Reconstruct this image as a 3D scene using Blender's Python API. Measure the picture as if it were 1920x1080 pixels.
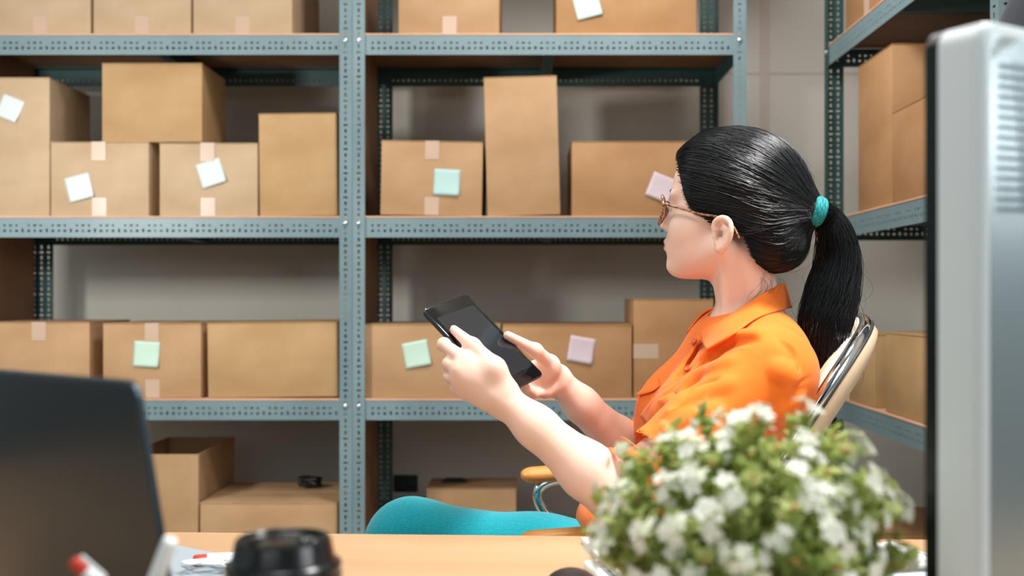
import bpy, bmesh, math, random
import numpy as np
from mathutils import Vector, Matrix

for o in list(bpy.data.objects):
    bpy.data.objects.remove(o)
SC = bpy.context.scene
COL = SC.collection
rnd = random.Random(7)
PI = math.pi

# ---------------------------------------------------------------- camera
CAMZ = 1.08
FPX = 2000.0
VX, VY = 988.0, 556.0
cam = bpy.data.cameras.new('camera')
cam.sensor_width = 36.0
cam.lens = 36.0 * FPX / 1920.0
cam.shift_x = -(VX - 960.0) / 1920.0
cam.shift_y = (VY - 540.0) / 1920.0
cam.clip_start = 0.02
cam.dof.use_dof = True
cam.dof.focus_distance = 1.68
cam.dof.aperture_fstop = 3.9
camo = bpy.data.objects.new('camera', cam)
COL.objects.link(camo)
camo.location = (0, 0, CAMZ)
camo.rotation_euler = (PI / 2, 0, 0)
SC.camera = camo

# ---------------------------------------------------------------- light, world, exposure
SC.view_settings.view_transform = 'Standard'
SC.view_settings.look = 'None'
SC.view_settings.gamma = 1.0
SC.view_settings.use_curve_mapping = False
SC.view_settings.exposure = 0.0
wd = bpy.data.worlds.new('world'); SC.world = wd
wd.use_nodes = True
bg = wd.node_tree.nodes['Background']
wn = wd.node_tree
wtc = wn.nodes.new('ShaderNodeTexCoord'); wsx = wn.nodes.new('ShaderNodeSeparateXYZ'); wcr = wn.nodes.new('ShaderNodeValToRGB')
wn.links.new(wtc.outputs['Generated'], wsx.inputs[0]); wmr = wn.nodes.new('ShaderNodeMapRange')
wmr.inputs['From Min'].default_value = -0.35; wmr.inputs['From Max'].default_value = 0.40
wn.links.new(wsx.outputs['Z'], wmr.inputs['Value']); wn.links.new(wmr.outputs[0], wcr.inputs[0])
wcr.color_ramp.elements[0].color = (0.05, 0.07, 0.075, 1); wcr.color_ramp.elements[1].color = (0.82, 0.96, 1.0, 1)
wn.links.new(wcr.outputs[0], bg.inputs[0])
bg.inputs[1].default_value = 0.52

def area(name, loc, target, size, power, col):
    l = bpy.data.lights.new(name, 'AREA')
    l.shape = 'RECTANGLE'; l.size = size[0]; l.size_y = size[1]
    l.energy = power; l.color = col
    o = bpy.data.objects.new(name, l); COL.objects.link(o)
    o.location = loc
    d = Vector(target) - Vector(loc)
    o.rotation_euler = d.to_track_quat('-Z', 'Y').to_euler()
    return o
# lamp high on the left by the shelves, then unseen fill lights added around the room
area('lamp_key', (-1.62, 1.85, 1.52), (-0.7, 3.6, 1.35), (0.18, 0.18), 20, (1.0, 0.99, 0.97))
area('overhead_fill', (-0.45, 0.95, 2.72), (-0.25, 1.2, 1.0), (1.1, 0.6), 24, (1.0, 0.98, 0.95))  # unseen area light added above to brighten desk and arm tops
area('rear_fill', (0.22, 2.35, 2.72), (0.85, 3.2, 1.1), (0.5, 0.4), 26, (0.98, 0.99, 1.0))  # unseen fill added to brighten the right wall, right unit and hair
w_ = area('person_fill', (0.80, 1.25, 2.66), (0.15, 1.60, 0.90), (0.4, 0.4), 14, (1.0, 0.99, 0.98)); w_.data.spread = math.radians(80)  # unseen narrow fill added for the person's shoulder, neck and arm
area('front_fill', (-1.0, -1.6, 2.0), (0.1, 2.2, 1.1), (1.8, 1.3), 14, (0.93, 0.98, 1.0))  # unseen soft fill added behind the camera
area('right_fill', (1.62, 0.15, 1.75), (0.2, 0.9, 1.05), (0.9, 0.9), 15, (0.97, 1.0, 1.0))  # unseen light added so the monitor back reflects a bright top

# ---------------------------------------------------------------- helpers
def W(px, py, Y):
    """point of the photograph's line of sight (px, py) at depth Y"""
    return Vector(((px - VX) / FPX * Y, Y, CAMZ + (VY - py) / FPX * Y))

def tag(o, label=None, cat=None, group=None, kind=None):
    if label: o['label'] = label
    if cat: o['category'] = cat
    if group: o['group'] = group
    if kind: o['kind'] = kind
    return o

def empty(name, loc=(0, 0, 0), rz=0.0, label=None, cat=None, group=None):
    o = bpy.data.objects.new(name, None); COL.objects.link(o)
    o.empty_display_size = 0.05
    o.location = loc; o.rotation_euler = (0, 0, rz)
    return tag(o, label, cat, group)

def link(name, me, mat=None, parent=None, smooth=False):
    if mat is not None:
        for m in (mat if isinstance(mat, (list, tuple)) else [mat]):
            me.materials.append(m)
    if smooth:
        me.polygons.foreach_set('use_smooth', [True] * len(me.polygons))
    o = bpy.data.objects.new(name, me); COL.objects.link(o)
    if parent is not None: o.parent = parent
    return o

def obj(name, bm, mat=None, parent=None, smooth=False):
    me = bpy.data.meshes.new(name)
    bmesh.ops.recalc_face_normals(bm, faces=bm.faces)
    bm.to_mesh(me); bm.free()
    return link(name, me, mat, parent, smooth)

def autosmooth(o, ang=35):
    me = o.data
    bm = bmesh.new(); bm.from_mesh(me)
    for e in bm.edges:
        e.smooth = len(e.link_faces) == 2 and e.calc_face_angle(0) < math.radians(ang)
    for f in bm.faces: f.smooth = True
    bm.to_mesh(me); bm.free()
    return o

def pydata(name, vs, fs, mat=None, parent=None, smooth=False):
    me = bpy.data.meshes.new(name)
    me.from_pydata([tuple(v) for v in vs], [], fs); me.update()
    return link(name, me, mat, parent, smooth)

def bx(bm, lo, hi, bev=0.0, seg=2, M=None):
    """bevelled box lo..hi added to bm"""
    t = bmesh.new()
    bmesh.ops.create_cube(t, size=1.0)
    lo = Vector(lo); hi = Vector(hi)
    for v in t.verts:
        v.co = Vector([(lo[i] + hi[i]) / 2 + v.co[i] * (hi[i] - lo[i]) for i in range(3)])
    if bev > 0:
        bmesh.ops.bevel(t, geom=t.edges[:], offset=bev, segments=seg, profile=0.5, affect='EDGES')
    if M is not None: bmesh.ops.transform(t, matrix=M, verts=t.verts)
    m = bpy.data.meshes.new('t'); t.to_mesh(m); t.free(); bm.from_mesh(m); bpy.data.meshes.remove(m)

def tube(bm, pts, r, n=10, closed=False, flat=1.0, up=None, caps=True):
    """tube through pts; r number or list"""
    pts = [Vector(p) for p in pts]
    N = len(pts)
    rr = r if isinstance(r, (list, tuple)) else [r] * N
    rings = []; prev = Vector(up) if up is not None else None
    for i, p in enumerate(pts):
        if closed: t = (pts[(i + 1) % N] - pts[i - 1])
        else: t = pts[min(i + 1, N - 1)] - pts[max(i - 1, 0)]
        t.normalize()
        if prev is None:
            prev = Vector((0, 0, 1)) if abs(t.z) < 0.9 else Vector((1, 0, 0))
        a = (prev - t * prev.dot(t))
        if a.length < 1e-6: a = t.orthogonal()
        a.normalize(); b = t.cross(a)
        if up is None: prev = a
        rings.append([bm.verts.new(p + a * (math.cos(2 * PI * k / n) * rr[i]) + b * (math.sin(2 * PI * k / n) * rr[i] * flat)) for k in range(n)])
    R = range(N if closed else N - 1)
    for i in R:
        A = rings[i]; B = rings[(i + 1) % N]
        for k in range(n):
            bm.faces.new((A[k], A[(k + 1) % n], B[(k + 1) % n], B[k]))
    if not closed and caps:
        bm.faces.new(rings[0][::-1]); bm.faces.new(rings[-1])

def lathe(bm, prof, n=48, c=(0, 0, 0)):
    """prof list of (r, z); revolve about z at c"""
    c = Vector(c); rings = []
    for r, z in prof:
        if r < 1e-6: rings.append([bm.verts.new(c + Vector((0, 0, z)))])
        else: rings.append([bm.verts.new(c + Vector((r * math.cos(2 * PI * k / n), r * math.sin(2 * PI * k / n), z))) for k in range(n)])
    for A, B in zip(rings, rings[1:]):
        for k in range(n):
            k2 = (k + 1) % n
            if len(A) == 1 and len(B) == 1: continue
            if len(A) == 1: bm.faces.new((A[0], B[k2], B[k]))
            elif len(B) == 1: bm.faces.new((A[k], A[k2], B[0]))
            else: bm.faces.new((A[k], A[k2], B[k2], B[k]))

def crom(pts, n=8, closed=False):
    """catmull-rom through pts"""
    P = [Vector(p) for p in pts]; N = len(P); out = []
    rng = range(N) if closed else range(N - 1)
    for i in rng:
        if closed: p0, p1, p2, p3 = P[i - 1], P[i], P[(i + 1) % N], P[(i + 2) % N]
        else: p0, p1, p2, p3 = P[max(i - 1, 0)], P[i], P[i + 1], P[min(i + 2, N - 1)]
        for j in range(n):
            t = j / n
            out.append(0.5 * ((2 * p1) + (-p0 + p2) * t + (2 * p0 - 5 * p1 + 4 * p2 - p3) * t * t + (-p0 + 3 * p1 - 3 * p2 + p3) * t ** 3))
    if not closed: out.append(P[-1])
    return out

# ---------------------------------------------------------------- materials
def srgb(r, g, b):
    f = lambda c: (c / 255 / 12.92) if c / 255 <= 0.04045 else ((c / 255 + 0.055) / 1.055) ** 2.4
    return (f(r), f(g), f(b), 1)

def pmat(name, col, rough=0.5, metal=0.0, spec=0.5, sss=0.0, coat=0.0, trans=0.0, ior=1.45, sheen=0.0):
    m = bpy.data.materials.new(name); m.use_nodes = True
    p = m.node_tree.nodes['Principled BSDF']
    p.inputs['Base Color'].default_value = col
    p.inputs['Roughness'].default_value = rough
    p.inputs['Metallic'].default_value = metal
    p.inputs['Specular IOR Level'].default_value = spec
    p.inputs['IOR'].default_value = ior
    if sss:
        p.inputs['Subsurface Weight'].default_value = sss
        p.inputs['Subsurface Radius'].default_value = (0.010, 0.004, 0.002)
        p.inputs['Subsurface Scale'].default_value = 1.0
    if coat: p.inputs['Coat Weight'].default_value = coat
    if trans: p.inputs['Transmission Weight'].default_value = trans
    if sheen: p.inputs['Sheen Weight'].default_value = sheen
    return m

def vary(m, c1, c2, scale=(8, 8, 8), detail=3, coords='Object', lo=0.35, hi=0.65, bump=0.0, bscale=None, dist=0.002):
    """mix two colours with a stretched noise, optional bump"""
    nt = m.node_tree; N = nt.nodes; L = nt.links; p = N['Principled BSDF']
    tc = N.new('ShaderNodeTexCoord'); mp = N.new('ShaderNodeMapping'); mp.inputs['Scale'].default_value = scale
    L.new(tc.outputs[coords], mp.inputs[0])
    nz = N.new('ShaderNodeTexNoise'); nz.inputs['Scale'].default_value = 1.0; nz.inputs['Detail'].default_value = detail
    L.new(mp.outputs[0], nz.inputs['Vector'])
    cr = N.new('ShaderNodeValToRGB'); cr.color_ramp.elements[0].position = lo; cr.color_ramp.elements[1].position = hi
    cr.color_ramp.elements[0].color = c1; cr.color_ramp.elements[1].color = c2
    L.new(nz.outputs['Fac'], cr.inputs[0]); L.new(cr.outputs[0], p.inputs['Base Color'])
    if bump:
        mp2 = N.new('ShaderNodeMapping'); mp2.inputs['Scale'].default_value = bscale or scale
        L.new(tc.outputs[coords], mp2.inputs[0])
        nb = N.new('ShaderNodeTexNoise'); nb.inputs['Scale'].default_value = 1.0; nb.inputs['Detail'].default_value = 4
        L.new(mp2.outputs[0], nb.inputs['Vector'])
        b = N.new('ShaderNodeBump'); b.inputs['Strength'].default_value = bump; b.inputs['Distance'].default_value = dist
        L.new(nb.outputs['Fac'], b.inputs['Height']); L.new(b.outputs[0], p.inputs['Normal'])
    return m

def kraft(name, r, g, b):
    m = pmat(name, srgb(r, g, b), 0.75, spec=0.25)
    vary(m, srgb(r - 8, g - 9, b - 10), srgb(r + 6, g + 6, b + 6), (5, 5, 7), 4, bump=0.25, bscale=(60, 60, 220), dist=0.0012)
    return m
M_KRAFT = [kraft('kraft_board_pink', 186, 161, 131), kraft('kraft_board_tan', 180, 147, 104), kraft('kraft_board_plain', 180, 145, 108), kraft('kraft_board_deep', 170, 130, 91)]
M_KIN = kraft('kraft_board_inside', 150, 118, 82)
M_TAPE = pmat('packing_tape', srgb(192, 164, 142), 0.32, spec=0.5)
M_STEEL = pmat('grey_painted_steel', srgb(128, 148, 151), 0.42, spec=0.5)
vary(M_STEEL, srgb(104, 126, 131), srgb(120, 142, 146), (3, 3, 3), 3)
M_STEELD = pmat('steel_dark_and_shaded', srgb(48, 78, 76), 0.45)  # shade put into the colour of rear and inner rack steel; also desk frame
M_BOLT = pmat('zinc_bolt', (0.75, 0.77, 0.78, 1), 0.25, 0.9)
M_BOARD = pmat('brown_hardboard', srgb(150, 110, 80), 0.6)
vary(M_BOARD, srgb(128, 92, 64), srgb(152, 112, 82), (4, 4, 4), 4)
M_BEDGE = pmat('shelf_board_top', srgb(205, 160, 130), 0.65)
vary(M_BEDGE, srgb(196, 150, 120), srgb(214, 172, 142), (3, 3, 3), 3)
M_WALL = pmat('painted_wall', srgb(200, 194, 187), 0.8)
vary(M_WALL, srgb(200, 195, 184), srgb(212, 208, 199), (1.3, 1.3, 0.25), 3, bump=0.15, bscale=(30, 30, 30), dist=0.001)
M_FLOOR = pmat('floor_tiles', srgb(150, 140, 130), 0.4)
M_CEIL = pmat('ceiling_paint', srgb(215, 212, 206), 0.9)

# ---------------------------------------------------------------- the room
YW = 3.96
def struct(name, lo, hi, m):
    bm = bmesh.new(); bx(bm, lo, hi); o = obj(name, bm, m); o['kind'] = 'structure'; return o
struct('floor', (-3.2, -2.2, -0.1), (1.55, YW + 0.1, 0.0), M_FLOOR)
struct('wall_back', (-3.2, YW, 0.0), (1.55, YW + 0.12, 2.8), M_WALL)
struct('wall_right', (1.5, 1.2, 0.0), (1.62, YW, 2.8), M_WALL)
struct('ceiling', (-3.2, -2.2, 2.8), (1.62, YW + 0.12, 2.9), M_CEIL)
# joint bands of the panelled back wall
struct('trim_1', (0.864, YW - 0.004, 0.0), (0.900, YW + 0.001, 2.8), pmat('pinkish_wall_batten', srgb(198, 184, 174), 0.8))
struct('trim_2', (0.66, YW - 0.002, 1.905), (1.5, YW + 0.001, 1.913), pmat('wall_joint', srgb(192, 184, 174), 0.8))
struct('trim_3', (0.965, 2.02, 0.0), (1.10, 2.14, 2.8), pmat('white_pillar_paint', srgb(226, 232, 232), 0.6))

# ---------------------------------------------------------------- slotted angle shelving
T = 0.0022
def plate(bm, L, Wd, holes, M):
    """flat strip L x Wd (local x, z), thickness T along y, with rectangular through holes (x0,x1,z0,z1)"""
    xs = sorted(set([0, L] + [round(h[0], 5) for h in holes] + [round(h[1], 5) for h in holes]))
    zs = sorted(set([0, Wd] + [round(h[2], 5) for h in holes] + [round(h[3], 5) for h in holes]))
    nx, nz = len(xs) - 1, len(zs) - 1
    solid = np.ones((nx, nz), bool)
    xi = {x: i for i, x in enumerate(xs)}; zi = {z: i for i, z in enumerate(zs)}
    for h in holes:
        a, b, c, d = [round(v, 5) for v in h]
        solid[xi[a]:xi[b], zi[c]:zi[d]] = False
    vc = {}
    def V(i, j, s):
        k = (i, j, s)
        if k not in vc: vc[k] = bm.verts.new(M @ Vector((xs[i], T * s, zs[j])))
        return vc[k]
    for i in range(nx):
        for j in range(nz):
            if not solid[i, j]: continue
            bm.faces.new((V(i, j, 0), V(i + 1, j, 0), V(i + 1, j + 1, 0), V(i, j + 1, 0)))
            bm.faces.new((V(i, j, 1), V(i, j + 1, 1), V(i + 1, j + 1, 1), V(i + 1, j, 1)))
            if i == 0 or not solid[i - 1, j]: bm.faces.new((V(i, j, 0), V(i, j + 1, 0), V(i, j + 1, 1), V(i, j, 1)))
            if i == nx - 1 or not solid[i + 1, j]: bm.faces.new((V(i + 1, j, 0), V(i + 1, j, 1), V(i + 1, j + 1, 1), V(i + 1, j + 1, 0)))
            if j == 0 or not solid[i, j - 1]: bm.faces.new((V(i, j, 0), V(i, j, 1), V(i + 1, j, 1), V(i + 1, j, 0)))
            if j == nz - 1 or not solid[i, j + 1]: bm.faces.new((V(i, j + 1, 0), V(i + 1, j + 1, 0), V(i + 1, j + 1, 1), V(i, j + 1, 1)))

PER = 0.0724; ST = PER / 4
def rh(cx, cz, w, h): return (cx - w / 2, cx + w / 2, cz - h / 2, cz + h / 2)
def beam_holes(L, Wd=0.058, both=True):
    H = []; n = int((L - 0.02) / PER); x0 = (L - n * PER) / 2
    for g in range(n):
        b = x0 + g * PER + ST / 2 + 0.004
        if both:
            for k, w in enumerate((0.0058, 0.0085, 0.0058)): H.append(rh(b + k * ST, Wd * 0.62, w, 0.0055))
        for k, w in enumerate((0.0085, 0.0058, 0.0085)): H.append(rh(b + k * ST, Wd * 0.34, w, 0.0065))
        H.append(rh(b + 3 * ST, Wd * 0.36, 0.0058, 0.0105))
    return H
def post_holes(L, cz):
    H = []; n = int((L - 0.03) / ST)
    for k in range(n):
        q = k % 4; x = 0.02 + k * ST
        w, h = ((0.011, 0.006), (0.0065, 0.006), (0.011, 0.006), (0.0055, 0.0125))[q]
        H.append(rh(x, cz, w, h))
    return H

def flangeM(origin, xdir, zdir):
    x = Vector(xdir).normalized(); z = Vector(zdir).normalized(); y = z.cross(x)
    M = Matrix((x, y, z)).transposed().to_4x4(); M.translation = Vector(origin); return M

LEV = [0.20, 0.773, 1.3216, 1.870, 2.43]       # top of each shelf board
def rack(name, x0, x1, y0, y1, label, panel_left=False, shaded_rear=True, H=2.5, shaded_first=False):
    """a bay of slotted-angle shelving between x0..x1 and y0..y1 (world), open front at y0"""
    root = empty(name, ((x0 + x1) / 2, (y0 + y1) / 2, 0), 0, label, 'shelving unit', 'slotted-angle shelving units')
    Mi = Matrix.Translation(-Vector(root.location))
    FW, SW = 0.0365, 0.058
    def post(cx, cy, sx, sy, fw, sw, m):
        """corner at (cx,cy); front flange along sx (width fw), side flange along sy (width sw)"""
        bm = bmesh.new()
        hol = post_holes(H, fw / 2) if fw < 0.05 else post_holes(H, fw * .3) + post_holes(H, fw * .72)
        plate(bm, H, fw, hol, Mi @ flangeM((cx, cy, 0.0), (0, 0, 1), (sx, 0, 0)))
        plate(bm, H, sw, post_holes(H, sw * .3) + post_holes(H, sw * .7), Mi @ flangeM((cx, cy, 0.0), (0, 0, 1), (0, sy, 0)))
        o = obj('post', bm, m, root); return o
    for cx, sx in ((x0, 1), (x1, -1)):
        p = post(cx, y0, sx, 1, FW, SW, M_STEELD if (shaded_first and sx > 0) else M_STEEL)
        for z in LEV[:-1]:
            b = bmesh.new()
            lathe(b, [(0, 0.006), (0.0045, 0.0055), (0.007, 0.003), (0.0075, 0), (0, 0)], 14)
            bmesh.ops.transform(b, matrix=Mi @ Matrix.Translation((cx + sx * FW * .5, y0 - T * .3, z - 0.021)) @ Matrix.Rotation(PI / 2, 4, 'X'), verts=b.verts)
            obj('bolt', b, M_BOLT, p, True)
        post(cx, y1, sx, -1, SW, FW, M_STEELD if shaded_rear else M_STEEL)
    for z in LEV:
        zt = z - 0.006
        bm = bmesh.new(); L = x1 - x0 - 0.008
        plate(bm, L, 0.058, beam_holes(L), Mi @ flangeM((x0 + 0.004, y0 + 0.0028, zt - 0.058), (1, 0, 0), (0, 0, 1)))
        plate(bm, L, 0.036, [], Mi @ flangeM((x0 + 0.004, y0 + 0.003, zt), (1, 0, 0), (0, 1, 0)))
        obj('front_beam', bm, M_STEEL, root)
        bm = bmesh.new()
        plate(bm, L, 0.058, beam_holes(L, both=False), Mi @ flangeM((x0 + 0.004, y1 - 0.006, zt - 0.058), (1, 0, 0), (0, 0, 1)))
        plate(bm, L, 0.036, [], Mi @ flangeM((x0 + 0.004, y1 - 0.04, zt), (1, 0, 0), (0, 1, 0)))
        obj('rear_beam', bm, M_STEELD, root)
        for sx, cx in ((1, x0), (-1, x1)):
            bm = bmesh.new(); D = y1 - y0 - 0.02
            plate(bm, D, 0.058, beam_holes(D), Mi @ flangeM((cx + sx * 0.005, y0 + 0.01, zt - 0.058), (0, 1, 0), (0, 0, 1)))
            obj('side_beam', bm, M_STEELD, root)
        bm = bmesh.new(); xm = (x0 + x1) / 2
        bx(bm, (xm - 0.016, y0 + 0.006, zt - 0.05), (xm + 0.016, y1 - 0.008, zt - 0.002), 0.001, 1, Mi)
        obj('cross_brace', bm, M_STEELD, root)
        bm = bmesh.new(); bx(bm, (x0 + 0.006, y0 + 0.001, zt + 0.0005), (x1 - 0.006, y1 - 0.004, z), 0.001, 1, Mi)
        o = obj('shelf_board', bm, [M_BOARD, M_BEDGE], root)
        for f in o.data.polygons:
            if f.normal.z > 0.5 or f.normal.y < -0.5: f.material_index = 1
    if panel_left:
        bm = bmesh.new(); bx(bm, (x0 + 0.0085, y0 + 0.062, 0.03), (x0 + 0.0125, y1 - 0.045, H - 0.02), 0, 1, Mi)
        obj('side_panel', bm, M_BOARD, root)
    return root
SF = 3.2; SB = 3.69
rack('shelving_unit', -1.696, -0.526, SF, SB, 'grey slotted-angle metal shelving bay at the left, full of cardboard boxes', True)
rack('shelving_unit', -0.5225, 0.656, SF, SB, 'grey slotted-angle metal shelving bay in the middle, behind the person', True)
# the unit along the right wall: built the same way and turned a quarter
r = rack('shelving_unit', -0.62, 0.62, -0.24, 0.24, 'grey slotted-angle metal shelving along the right wall beside the monitor', shaded_first=True)  # far front post gets its shade as a darker colour
r.rotation_euler = (0, 0, -PI / 2)          # front (-y) turns to -x
r.location = (0.945 + 0.24, 2.76, 0)

# ---------------------------------------------------------------- cartons
def carton(w, d, h, mi, tape=None, open_top=False, name='cardboard_box', side_tape=False):
    """box with its front-bottom-centre at the origin, front facing -y"""
    root = empty(name)
    m = M_KRAFT[mi]
    if open_top:
        bm = bmesh.new(); t = 0.005
        bx(bm, (-w / 2, 0, 0), (w / 2, t, h), 0.001, 1); bx(bm, (-w / 2, d - t, 0), (w / 2, d, h), 0.001, 1)
        bx(bm, (-w / 2, t, 0), (-w / 2 + t, d - t, h), 0.001, 1); bx(bm, (w / 2 - t, t, 0), (w / 2, d - t, h), 0.001, 1)
        bx(bm, (-w / 2, 0, 0), (w / 2, d, t))
        obj('carton', bm, m, root)
        return root
    bm = bmesh.new(); bx(bm, (-w / 2, 0, 0), (w / 2, d, h - 0.003), 0.0025, 2)
    autosmooth(obj('carton', bm, m, root))
    for s in (0, 1):
        bm = bmesh.new(); g = 0.0015
        lo = (-w / 2 - 0.001, -0.001, h - 0.003) if s == 0 else (-w / 2 - 0.001, d / 2 + g, h - 0.003)
        hi = (w / 2 + 0.001, d / 2 - g, h) if s == 0 else (w / 2 + 0.001, d + 0.001, h)
        bx(bm, lo, hi, 0.0012, 1)
        obj('flap', bm, m, root)
    if tape is not None:
        tw = 0.0215; e = 0.0006; dn = 0.056
        x0, x1 = tape - tw, tape + tw
        if side_tape:
            bm = bmesh.new(); bx(bm, (-w / 2 - e, -0.0006, h * .40), (-w / 2 + 0.075, 0.0, h * .40 + 0.044)); obj('packing_tape', bm, M_TAPE, root)
        else:
            bm = bmesh.new(); P_ = [(-0.0017, h - dn), (-0.0017, h + e), (d + .001, h + e), (d + .001, h), (-0.0012, h), (-0.0012, h - dn)]
            A_ = [bm.verts.new((x0, y, z)) for y, z in P_]; B_ = [bm.verts.new((x1, y, z)) for y, z in P_]
            for k in range(6): bm.faces.new((A_[k], A_[(k + 1) % 6], B_[(k + 1) % 6], B_[k]))
            bm.faces.new(A_[::-1]); bm.faces.new(B_)
            obj('packing_tape', bm, M_TAPE, root)
            bm = bmesh.new(); bx(bm, (x0 + 0.0015, -0.0008, 0.001), (x1 + 0.0015, -0.0001, dn)); obj('packing_tape', bm, M_TAPE, root)
    return root

def place_box(px0, px1, ytop, lev, label, mi=0, d=0.36, tape=None, Y=SF + 0.02, rot=0.0, roll=0.0, z=None, ybot=None, open_top=False, cat='box', group=None, side_tape=False, dy=0):
    x0 = (px0 - VX) / FPX * Y; x1 = (px1 - VX) / FPX * Y
    zb = LEV[lev] + 0.0006 if z is None else z
    zt = CAMZ + (VY - ytop) / FPX * Y
    tx = None
    if tape is not None: tx = (tape - VX) / FPX * Y - (x0 + x1) / 2
    r = carton(x1 - x0, d, zt - zb, mi, tx, open_top, side_tape=side_tape)
    r.location = ((x0 + x1) / 2, Y, zb + abs(math.sin(roll)) * (x1 - x0) / 2)
    r.rotation_euler = (0, roll, rot)
    tag(r, label, cat, group or 'cardboard boxes on the shelves')
    return r

B = {}
# top shelf, left bay
place_box(-20, 170, -95, 3, 'pale cardboard box on the top left shelf, first from the left edge', 0, 0.42, 75)
place_box(175, 358, -95, 3, 'pale cardboard box on the top left shelf, middle of the three with one tape strip', 0, 0.42, 265)
place_box(362, 548, -100, 3, 'pale taped cardboard box on the top left shelf, nearest the double post', 0, 0.42, 454)
# top shelf, middle bay
place_box(747, 936, -90, 3, 'cardboard box with a tape strip on the top shelf just right of the double post', 2, 0.36, 842)
place_box(1043, 1306, -120, 3, 'wide cardboard box on the top shelf with a pale green note', 3, 0.36)
# second shelf, left bay
place_box(-48, 93, 145, 2, 'tall cardboard box at the left edge of the second shelf with a white note', 0, 0.30)
b1 = place_box(95, 279, 266, 2, 'low cardboard box with white note at its lower left, under the stacked box', 0, 0.30, 185)
b2 = place_box(299, 483, 268, 2, 'low cardboard box with white note on its tape, right below the stacked box', 0, 0.30, 389)
zt = CAMZ + (VY - 266) / FPX * (SF + 0.02) + 0.001
place_box(191, 379, 118, 2, 'yellowish cardboard box lying across two low boxes on the second shelf', 1, 0.25, z=zt, Y=SF + 0.03)
place_box(487, 633, 213, 2, 'plain upright cardboard box with no note, beside the double post on the second shelf', 1, 0.30, roll=-0.012)
# second shelf, middle bay
place_box(713, 903, 266, 2, 'cardboard box with tape and a pale blue square note, left on the middle second shelf', 2, 0.30, 808, roll=0.018)
place_box(914, 1051, 145, 2, 'tallest plain cardboard box, standing upright in the middle of the second shelf', 2, 0.30, roll=-0.028)
place_box(1072, 1345, 265, 2, 'wide cardboard box with a lilac note, behind the face of the person', 3, 0.34)
# third shelf, left bay
place_box(-25, 167, 604, 1, 'cardboard box with a tape strip on the third shelf above the laptop', 2, 0.36, 73, rot=0.03)
place_box(193, 377, 606, 1, 'cardboard box with tape and a pale green note above the laptop corner', 2, 0.36, 285)
place_box(390, 634, 606, 1, 'plain wide cardboard box without note on the third shelf, left of the double post', 1, 0.36, roll=-0.012)
# third shelf, middle bay
place_box(684, 938, 608, 1, 'cardboard box with a pale green note behind the tablet, right of the double post', 2, 0.36)
place_box(942, 1185, 609, 1, 'cardboard box with a lilac note behind the forearm holding the tablet', 3, 0.36)
place_box(1188, 1338, 561, 1, 'taller cardboard box with a short tape strip, touching the orange shirt', 3, 0.30, 1200, side_tape=True)
# bottom shelf
place_box(232, 372, 852, 0, 'tall open cardboard box on the bottom shelf beside the laptop', 2, 0.40, open_top=True, Y=SF + 0.03)
place_box(375, 633, 943, 0, 'closed low cardboard box on the bottom shelf behind the coffee cup', 2, 0.36)
place_box(800, 968, 916, 0, 'shadowed cardboard box on the bottom shelf behind the teal trousers', 2, 0.20, Y=SF + 0.24)
# boxes of the right-hand unit (front faces -x)
def side_box(ynear, yfar, h, lev, label, mi, X=0.955, d=0.34, rot=0.0, tape=None):
    r = carton(yfar - ynear, d, h, mi, tape)
    r.location = (X, (ynear + yfar) / 2, LEV[lev] + 0.0006); r.rotation_euler = (0, 0, -PI / 2 + rot)
    return tag(r, label, 'box', 'cardboard boxes on the shelves')
side_box(2.76, 3.20, 0.30, 3, 'cardboard box on the uppermost shelf of the right-hand unit', 3, tape=-0.02)
side_box(2.79, 3.075, 0.42, 2, 'tall plain cardboard box on the middle shelf of the right-hand unit', 3)
side_box(2.42, 2.768, 0.235, 2, 'lower cardboard box between the tall one and the monitor on the right-hand unit', 3, X=0.948)
side_box(2.93, 3.16, 0.203, 1, 'small cardboard box on the lower right-hand shelf, next to the chair back', 1)
side_box(2.48, 2.84, 0.212, 1, 'cardboard box on the lower right-hand shelf, next to the monitor', 1)
side_box(2.95, 3.32, 0.225, 0, 'brown cardboard box low on the right-hand unit, above the desk edge', 3, d=0.42)

# ---------------------------------------------------------------- sticky notes
M_NW = pmat('white_note_paper', srgb(208, 220, 216), 0.7)
M_NG = pmat('pale_green_note_paper', srgb(190, 216, 198), 0.7)
M_NB = pmat('pale_blue_note_paper', srgb(176, 208, 202), 0.7)
M_NP = pmat('lilac_note_paper', srgb(204, 186, 192), 0.7)
def note(px, py, s, rot, m, label, Y=SF + 0.02):
    n = 8; bm = bmesh.new(); S = s / FPX * Y
    L2 = []
    for th in (0.0, 0.0003):
        V = []
        for i in range(n + 1):
            V.append([])
            for j in range(n + 1):
                u, v = i / n, j / n
                curl = 0.010 * max(0, 0.75 - v) ** 2 * (0.6 + 0.8 * u)
                V[i].append(bm.verts.new(((u - .5) * S, 0.0014 - th - curl, (v - .5) * S)))
        for i in range(n):
            for j in range(n): bm.faces.new((V[i][j], V[i + 1][j], V[i + 1][j + 1], V[i][j + 1]) if th else (V[i][j], V[i][j + 1], V[i + 1][j + 1], V[i + 1][j]))
        L2.append(V)
    A, Bb = L2
    for i in range(n):
        for p, q in (((i, 0), (i + 1, 0)), ((i + 1, n), (i, n)), ((0, i + 1), (0, i)), ((n, i), (n, i + 1))):
            bm.faces.new((A[p[0]][p[1]], A[q[0]][q[1]], Bb[q[0]][q[1]], Bb[p[0]][p[1]]))
    o = obj('sticky_note', bm, m, None, True)
    c = W(px, py, Y); o.location = (c.x, Y - 0.0022, c.z); o.rotation_euler = (0, rot, 0)
    return tag(o, label, 'sticky note', 'sticky notes on the boxes')
D = math.radians
note(19, 203, 43, D(22), M_NW, 'white sticky note on the tall box at the left edge')
note(149, 352, 47, D(-15), M_NW, 'white sticky note at the lower left of the low box under the stack')
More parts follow.
